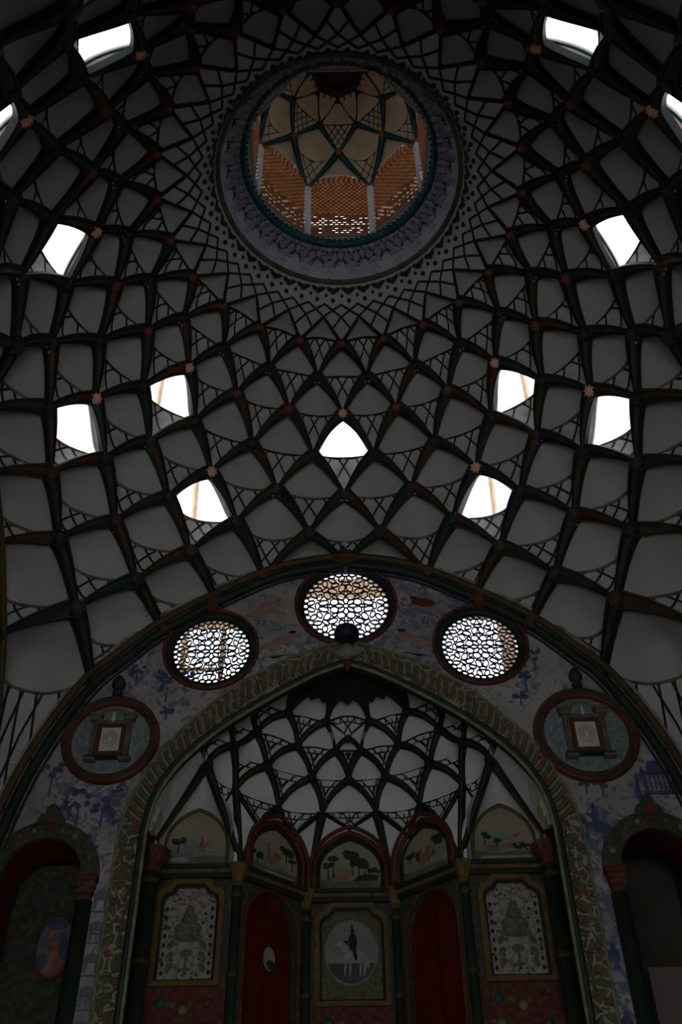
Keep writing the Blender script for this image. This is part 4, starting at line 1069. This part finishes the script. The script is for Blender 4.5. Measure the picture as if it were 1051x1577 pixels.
    for off,yy,r,m_ in ((.0,-.02,.018,OCHRE if not red else DARK),(.009,-.04,.030,REDF if red else GREYM),(.018,-.07,.022,REDF if red else PLW)):
        h_=parch(wi+off,.845,ins+off*1.4,12,cx); pts=[(cx+wi+off,.805)]+h_+[(cx-wi-off,.805)]
        mb=MB(); mb.tube([Mx@Vector((x*S,yy,z*S)) for x,z in pts],r,6); mb.build('arch_moulding',m_,lp,True)
    if 'outer' in bay:
        # pointed white hood in front of the lunette
        h0=parch(wi+.002,.845,ins+.004,12,cx); h1=parch(wi+.016,.845,ins+.038,12,cx); n_=len(h0)
        vs=[Mx@Vector((x*S,-.03,z*S)) for x,z in h0]+[Mx@Vector((x*S,-.34,z*S)) for x,z in h1]
        mk('hood',vs,[(i,i+1,n_+i+1,n_+i) for i in range(n_-1)],PLW,al,None,True)
    # framed panels in the flat bays
    if 'door' not in bay:
        pl=empty('framed_panel',Mx@Vector((0,0,.68*S)))
        tag(pl,{'centre':'ochre-framed panel with an oval painting of a rider on a white horse','outer_left':'ochre-framed white floral panel in the left bay of the alcove','outer_right':'ochre-framed white floral panel in the right bay of the alcove'}[bay],'panel')
        w1=.049 if bay!='centre' else .058; z0=.593; z1=.760
        fo=stepped(w1+.016,z0-.012,z1+.016,.020,.034); fi=stepped(w1+.004,z0-.002,z1+.004,.018,.030)
        ht={'outer_left':-.003,'outer_right':.003,'centre':0}[bay]
        Mp=Mx@Matrix.Translation((ht*S,0,0))
        slab_mb(sc(fo),[sc(fi)],-.045,None,0,0,Mp@Matrix.Translation((0,-.005,0))).build('frame',OCHRE,pl)
        mb=MB(); mb.tube([Mp@Vector((x*S,-.05,z*S)) for x,z in fi],.012,5,True); mb.build('inner_bead',DARK,pl)
        fld=stepped(w1,z0,z1,.017,.029)
        if bay=='centre':
            slab_mb(sc(fld),[],-.008,None,0,0,Mp).build('field',mat('green_gold_field',(.075,.075,.035),(.15,.13,.065),24,.7,0,(.10,.06,.03)),pl)
            e_=ell(-.001,.681,.052,.061,0,36)
            slab_mb(sc(e_),[],-.012,None,0,0,Mp).build('oval_sky',mat('oval_sky_paint',(.17,.19,.16),(.25,.24,.19),3),pl)
            lo=[p_ for p_ in e_ if p_[1]<=.668]; slab_mb(sc(lo),[],-.014,None,0,0,Mp).build('oval_ground',mat('oval_ground_paint',(.05,.065,.045),(.08,.10,.07),9),pl)
            mb=MB(); mb.tube([Mp@Vector((x*S,-.014,z*S)) for x,z in e_],.012,5,True); mb.build('oval_frame',GREYM,pl)
            def hm(nm,Ps,m_,y=-.018):
                mb=MB()
                for i_,p_ in enumerate(Ps): slab_mb(sc(p_),[],-.003-.0009*i_,mb,0,0,Mp@Matrix.Translation((0,y,0)))
                mb.build(nm,m_,pl)
            hm('horse',[ell(.006,.672,.022,.012,5),ell(-.016,.690,.012,.006,-55),ell(-.026,.697,.009,.004,30),ell(.028,.664,.005,.014,15)]+[[(x-.002,.636),(x+.001,.636),(x+.004,.665),(x-.001,.665)] for x in (-.014,-.004,.016,.024)],FIGW)
            hm('rider',[ell(.002,.700,.009,.017),ell(.002,.720,.0045,.0055),ell(.001,.728,.002,.006),ell(-.006,.698,.010,.003,-20),ell(.006,.678,.004,.014,10)],BLACKM,-.021)
        else:
            slab_mb(sc(fld),[],-.010,None,0,0,Mp).build('field',PANELF,pl)
            vm=bpy.data.materials.get('vase_paint') or mat('vase_paint',(.07,.085,.06),(.12,.13,.08),14,.7,0,(.20,.16,.12))
            def pp(nm,Ps,m_,y=-.013):
                mb=MB()
                for i_,p_ in enumerate(Ps): slab_mb(sc(p_),[],-.004-.0009*i_,mb,0,0,Mp@Matrix.Translation((0,y,0)))
                mb.build(nm,m_,pl)
            pp('bouquet',[ell(0,.697,.016,.020),ell(-.014,.683,.012,.012,30),ell(.014,.683,.012,.012,-30),ell(0,.716,.009,.012),ell(0,.668,.030,.008)],vm)
            pp('vase',[ell(0,.640,.012,.007),[(-.003,.612),(.003,.612),(.002,.636),(-.002,.636)],ell(0,.612,.010,.003)],vm)
            for rx,rz in ((0,.70),(-.010,.69),(.010,.69),(0,.68),(-.014,.675),(.014,.675),(0,.715)): pp('flower',[ell(rx,rz,.0035,.0035,0,7)],OLIVE,-.018)
            for s2 in (-1,1):
                for j in range(8):
                    pp('edge_flower',[ell(s2*(w1-.006),.605+.0165*j,.0032,.0045,0,7)],DARK)
                pp('scroll',[ell(s2*.030,.655-.02*j,.006,.010,35*s2,8) for j in range(3)],vm,-.0125)
# colonnettes between the bays
for x,Y,lb in ((-.0905,YC,'slender colonnette between the left red door and the central rider panel'),(.0905,YC,'slender colonnette between the right red door and the central rider panel'),(-.219,YO,'slender colonnette between the left floral panel and the left red door'),(.219,YO,'slender colonnette between the right floral panel and the right red door'),(-.375,1.80,'thick dark column left of the left floral panel, beside the arch jamb'),(.375,1.80,'thick dark column right of the right floral panel, beside the arch jamb')):
    big=abs(x)>.3; Yo=Y-.006
    cl=empty('colonnette',V(x,Yo-1,FZ)); tag(cl,lb,'column','painted columns between the alcove bays')
    r=.045 if not big else .075
    mb=MB(); mb.tube([V(x,Yo-1,FZ),V(x,Yo-1,.765)],r,12); sh=mb.build('shaft',GREEN if not big else BGREEN,cl,True)
    mb=MB(); c=V(x,Yo-1,.765); mb.lathe([(r,-.02),(r*1.3,0),(r*1.2,.03),(r*1.6,.09),(r*2.1,.14),(r*2.3,.16),(r*2.3,.19),(.001,.19)],c,Vector((0,0,1)),8); mb.build('capital',OCHRE if not big else DRED,cl)
    for z in (.745,.60,.45): mb=MB(); mb.lathe([(r,-.03),(r*1.35,0),(r,.03)],V(x,Yo-1,z),Vector((0,0,1)),12); mb.build('ring',RUST,cl)
for sg in (-1,1):
    o=empty('corbel',V(.370*sg,.73,.80)); tag(o,'pale stepped corbel inside the %s jamb of the alcove arch'%('left' if sg<0 else 'right'),'corbel')
    for j,(w_,z0,z1,m_) in enumerate(((.030,.842,.856,CREAM),(.026,.828,.842,PLAQ),(.020,.812,.828,CREAM),(.014,.772,.812,DARK),(.008,.735,.772,DARK))):
        a=V(.388*sg-(w_ if sg>0 else 0),.735-w_*.5,z0);b=V(.388*sg+(w_ if sg<0 else 0),.735+w_*.5,z1); mb=MB(); mb.box(tuple(a),tuple(b)); mb.build('step',m_,o)
# side walls of the alcove and closing masonry (all light-tight)
for sg in (-1,1):
    mb=MB(); xs=sorted((.388*sg*S,.47*sg*S)); mb.box((xs[0],W*S+.02,0),(xs[1],(YO-1)*S+.1,V(0,0,.90).z)); mb.build('side_wall',PLW if False else DGREEN,al)
mb=MB(); x_=.47*S; y0=W*S+WT*.5; y1=1.0*S+.7; z1=V(0,0,.935).z
mb.add([(-x_,y0,0),(x_,y0,0),(x_,y1,0),(-x_,y1,0),(-x_,y0,z1),(x_,y0,z1),(x_,y1,z1),(-x_,y1,z1)],[(0,3,7,4),(1,5,6,2),(2,6,7,3)])
prof=[(.75,.93),(.46,.94),(.36,.985),(.345,1.02),(.34,1.06),(.325,1.09),(.31,1.12),(.29,1.145),(.262,1.165),(.235,1.178),(.20,1.19),(.16,1.20),(0,1.225)]
vs=[];K=96
for i in range(K+1):
    a=rad(-96+192*i/K)
    for r,h in prof: 
        p_=V(r*sin(a),.70+r*cos(a),h); p_.y=max(p_.y,W*S+WT*.4); t=1.68/(1+p_.y/S); qx=abs(p_.x)/S*t; qz=(p_.z-CZ)/S*t
        dx=abs(qx-.281)
        if dx<.10: lim_=1.187-math.sqrt(.0101-dx*dx)-.004; p_.z=min(p_.z,lim_/t*S+CZ)
        vs.append(p_)
n_=len(prof); mb.add(vs,[(i*n_+j,i*n_+j+1,(i+1)*n_+j+1,(i+1)*n_+j) for i in range(K) for j in range(n_-1)])
mb.build('outer_masonry',MAS,al)
# ------------------------------------------------------------------ half dome of the alcove
hv=empty('ceiling_alcove',V(0,.75,1.1)); tag(hv,'white ribbed half dome inside the great alcove, dark scalloped crown','half dome',None,'structure')
YV=.70
HR={'Z':(.125,1.178),'A':(.223,1.154),'B':(.267,1.106),'C':(.262,1.033),'D':(.297,.971)}
def hn(k,a):
    if k=='B0': r,h=.235,1.121
    elif k=='E': r,h=.292,.905
    else: r,h=HR[k]
    return Vector((r*sin(rad(a)),YV+r*cos(rad(a)),h))
def hout(p): return (p-Vector((0,YV-.02,.86))).normalized()
def hedge(A,B,b=.05,sgn=0):
    L_=(B-A).length; n=hout((A+B)/2); t=(B-A).normalized(); sd=n.cross(t)
    if sgn and sd.dot(Vector((sgn,0,0)))<0: sd=-sd
    return [A.lerp(B,q/NE)+n*.045*L_*sin(PI*q/NE)+(sd*b*L_*sin(PI*q/NE) if sgn else Vector()) for q in range(NE+1)]
HC_=[]
def hcell(T,L,R,B,m=.575,grid=(.80,),bl=(.0092,.0048),dep=.016):
    sg_=lambda a,b:(1 if b.x-a.x>1e-4 else (-1 if b.x-a.x<-1e-4 else 0))
    P=Patch(*[hedge(a,b,.085,sg_(a,b)) for a,b in ((T,L),(T,R),(L,B),(R,B))],dep,hout)
    c=make_cell(hv,P,math.log(.5)/math.log(m),False,grid,False,.0021,plast=PLW,tilem=PLW,lipm=DARK,name='vault_cell')
    for j,E_ in enumerate((P.e[0],P.e[1])):
        mb=MB(); blade(mb,E_,hout,bl[0],bl[1],.006); mb.build('rib',[DARK,[RUST,GREEN][j]],c)
    mb=MB(); n=-hout(T); star_boss(mb,V(*T)+n*.035,n,.055,.03,8); mb.build('star_boss',DARK,c)
    # little arcade of uprights hung beneath the lip
    p_=math.log(.5)/math.log(m); mb=MB(); K=8
    cl1=lambda q,f:tuple(min(x*f,.985) for x in arcq(q,p_))
    F2_=1.15
    a2_=[P(*cl1(i/16,F2_)) for i in range(2,15)]; nn=-P.n(.6,.6)
    pr=[(-.007,-.006),(-.007,.012),(.007,.012),(.007,-.006)]
    mb.sweep(a2_,[nn]*len(a2_),pr,[0,0,0])
    for i in range(1,K):
        q=i/K; P0,P1=P(*arcq(q,p_)),P(*cl1(q,F2_)); mb.sweep([P0,P1],[nn,nn],pr,[0,0,0])
        if i in (2,4,6):
            P0,P1=P(*cl1(q-.06,F2_)),P(*cl1(q,F2_+.17)); mb.sweep([P0,P1],[nn,nn],pr,[0,0,0])
            P0=P(*cl1(q+.06,F2_)); mb.sweep([P0,P1],[nn,nn],pr,[0,0,0])
    mb.build('hanging_arcade',DARK,c)
    return c
a1,a2,a3,a4=12.4,36.4,60,84
b1,b2_,b3,b4=6.1,25.1,48.6,72
c1,c2_,c3,c4=18,42,66,90
d1,d2_,d3,d4=11.5,30.8,53.4,76
hcell(hn('Z',0),hn('A',-a1),hn('A',a1),hn('B0',0),.62)
hcell(hn('B0',0),hn('B',-b1),hn('B',b1),hn('C',0),.50,(.62,.8),(.006,.005))
for s in (-1,1):
    def o(k,a): return hn(k,a*s)
    def cc(T,L,R,B,**k): return hcell(T,L,R,B,**k) if s<0 else hcell(T,R,L,B,**k)
    cc(o('Z',24),o('A',a2),o('A',a1),o('B',b2_),m=.62)
    cc(o('Z',48),o('A',a3),o('A',a2),o('B',b3),m=.62)
    cc(o('A',a1),o('B',b2_),o('B',b1),o('C',c1)); cc(o('A',a2),o('B',b3),o('B',b2_),o('C',c2_)); cc(o('A',a3),o('B',b4),o('B',b3),o('C',c3))
    # sliver between the crown cell and the first pair
    vs=[V(*q) for q in (o('A',a1),hn('B0',0),o('B',b1))]; mk('spandrel',vs,[(0,1,2)],PLW,hv)
    cc(o('B',b1),o('C',c1),hn('C',0),o('D',d1)); cc(o('B',b2_),o('C',c2_),o('C',c1),o('D',d2_)); cc(o('B',b3),o('C',c3),o('C',c2_),o('D',d3)); cc(o('B',b4),o('C',c4),o('C',c3),o('D',d4))
    E1=Vector((.157*s,.929,.934)); G=Vector((.125*s,.962,.90)); H=Vector((.190*s,.897,.90)); F1=Vector((.0905*s,.995,.812)); F2=Vector((.219*s,.865,.812))
    cc(o('C',c1),o('D',d2_),o('D',d1),G,m=.62); cc(o('C',c2_),o('D',d3),o('D',d2_),H,m=.62)
    E2=Vector((.306*s,.86,.955)); H2=Vector((.262*s,.866,.915)); H3=Vector((.36*s,.82,.90))
    cc(o('C',c3),o('D',d4),o('D',d3),H2,m=.62)
    # flat spandrels with long tapering blades down to the colonnettes
    def poly(*pts): 
        n=len(pts); c=sum(pts,Vector())/n; c=c+hout(c)*.004; vs=[V(*q) for q in pts]+[V(*c)]; return mk('spandrel',vs,[(i,(i+1)%n,n) for i in range(n)],PLW,hv)
    E0=Vector((0,1.0,.937)); G0=Vector((.045*s,1.0,.905)); G02=Vector((.075*s,1.0,.865)); G11=Vector((.108*s,.98,.865)); H11=Vector((.205*s,.88,.865)); H22=Vector((.238*s,.868,.865))
    poly(o('D',d1),E0,G0,G02,F1,G11,G); poly(o('D',d2_),G,E1,H); poly(o('D',d3),H,H11,F2,H22,H2)
    poly(o('D',d4),H2,E2,H3)
    poly(o('D',d4),H3,Vector((.388*s,.78,.86)),Vector((.388*s,.70,.93)),hn('D',96*s))
    def bl(a,b,w0,w1,m_): 
        mb=MB(); pts=[a.lerp(b,t/8)-hout(a)*.003 for t in range(9)]; blade(mb,pts,hout,w0,w1,.006); mb.build('rib',[DARK,m_],hv)
    bl(o('D',d1),F1,.0115,.003,GREEN); bl(o('D',d3),F2,.009,.005,RUST); bl(o('D',d2_),o('D',d2_).lerp(E1,.8),.006,.004,GREEN)
    bl(o('D',d4),F2,.012,.004,GREEN); bl(o('D',d4),Vector((.375*s,.80,.83)),.012,.004,RUST)
    bl(o('D',d1),E0,.004,.003,DARK); bl(o('D',d1),G,.004,.003,DARK); bl(o('D',d3),H,.005,.003,DARK); bl(o('D',d2_),G,.004,.003,DARK);bl(o('D',d2_),H,.004,.003,DARK)
    mb=MB(); n=-hout(o('D',d4)); star_boss(mb,V(*o('D',d4))+n*.035,n,.075,.03,8); mb.build('star_boss',DARK,hv)
hcell(hn('C',0),hn('D',-d1),hn('D',d1),Vector((0,1.0,.937)),.66)
# scalloped dark crown
cm=mat('crown_grille_paint',(.012,.012,.010),(.03,.028,.02),20,.8)
vs=[V(0,YV,1.205)];K=40
for i in range(K+1):
    a=-100+200*i/K; r=.147 if i%2 else .162; vs.append(V(r*sin(rad(a)),YV+r*cos(rad(a)),1.163-(.001 if i%2 else .004)))
mk('crown_scallop',vs,[(0,i+1,i+2) for i in range(K)],cm,hv)
mb=MB()
for rr in (.03,.055,.08,.105): mb.tube([V(rr*sin(rad(a)),YV+rr*cos(rad(a)),1.204-.022*rr/.125) for a in range(-100,101,10)],.012,5)
mb.build('crown_rings',OLIVE,hv)
# strip closing the half dome against the back of the front wall
mb=MB(); st=[(0,1.20),(.10,1.19),(.16,1.165),(.20,1.09),(.28,1.04),(.34,.98),(.39,.93)]
full=[(-x,z) for x,z in st[::-1]]+st[1:]
vs=[V(x,W+.005,z) for x,z in full]+[V(x*.95,YV+.012,z-.004) for x,z in full]; n_=len(full)
mk('rear_strip',vs,[(i,i+1,n_+i+1,n_+i) for i in range(n_-1)],PLW,hv)
# ------------------------------------------------------------------ other sides of the hall, floor, rear alcove
for q,nm,lb in ((1,'wall_right_recess','plain masonry closing the right alcove and doors'),(3,'wall_left_recess','plain masonry closing the left alcove and doors')):
    Mx=Mwall(q); mb=MB()
    x0,x1,y0,y1,z0,z1=-3.45,3.45,WT,2.2,-CZ,1.17*S
    vs=[Mx@Vector(v) for v in ((x0,y0,z0),(x1,y0,z0),(x1,y1,z0),(x0,y1,z0),(x0,y0,z1*.66),(x1,y0,z1*.66),(x1,y1,z1*.66),(x0,y1,z1*.66))]
    mb.add(vs,[(0,3,7,4),(1,5,6,2),(2,6,7,3)])
    # stepped roof with a higher vault over the alcove
    a=.45*S; vs=[Mx@Vector(v) for v in ((x0,y0,z1*.66),(-a,y0,z1*.66),(-a,y1,z1*.66),(x0,y1,z1*.66),(a,y0,z1*.66),(x1,y0,z1*.66),(x1,y1,z1*.66),(a,y1,z1*.66),(-a,y0,z1),(a,y0,z1),(a,y1,z1),(-a,y1,z1))]
    mb.add(vs,[(0,1,2,3),(4,5,6,7),(8,9,10,11),(1,2,11,8),(4,9,10,7),(2,7,10,11)])
    tag(mb.build(nm,MAS),lb,'wall',None,'structure')
Mx=Mwall(2); mb=MB()
def rb(x0,x1,y0,y1,z0,z1):
    vs=[Mx@Vector(v) for v in ((x0,y0,z0),(x1,y0,z0),(x1,y1,z0),(x0,y1,z0),(x0,y0,z1),(x1,y0,z1),(x1,y1,z1),(x0,y1,z1))]
    mb.add(vs,[(0,3,2,1),(4,5,6,7),(0,1,5,4),(1,2,6,5),(2,3,7,6),(3,0,4,7)])
rb(-2.3,-2.0,WT,4.3,-CZ,6.1); rb(2.0,2.3,WT,4.3,-CZ,6.1); rb(-2.3,2.3,WT,4.3,6.0,6.3); rb(-2.3,2.3,4.2,4.4,2.0,6.2)
rb(-3.9,-2.0,WT,.5,-CZ,5.5); rb(2.0,3.9,WT,.5,-CZ,5.5)
tag(mb.build('wall_back_alcove',PLW),'plain plaster alcove around the camera, open to the courtyard behind','wall',None,'structure')
mb=MB(); mb.box((-9,-9,-.1),(9,9,0)); tag(mb.build('floor',FLOORM),'plain stone floor of the hall','floor',None,'structure')
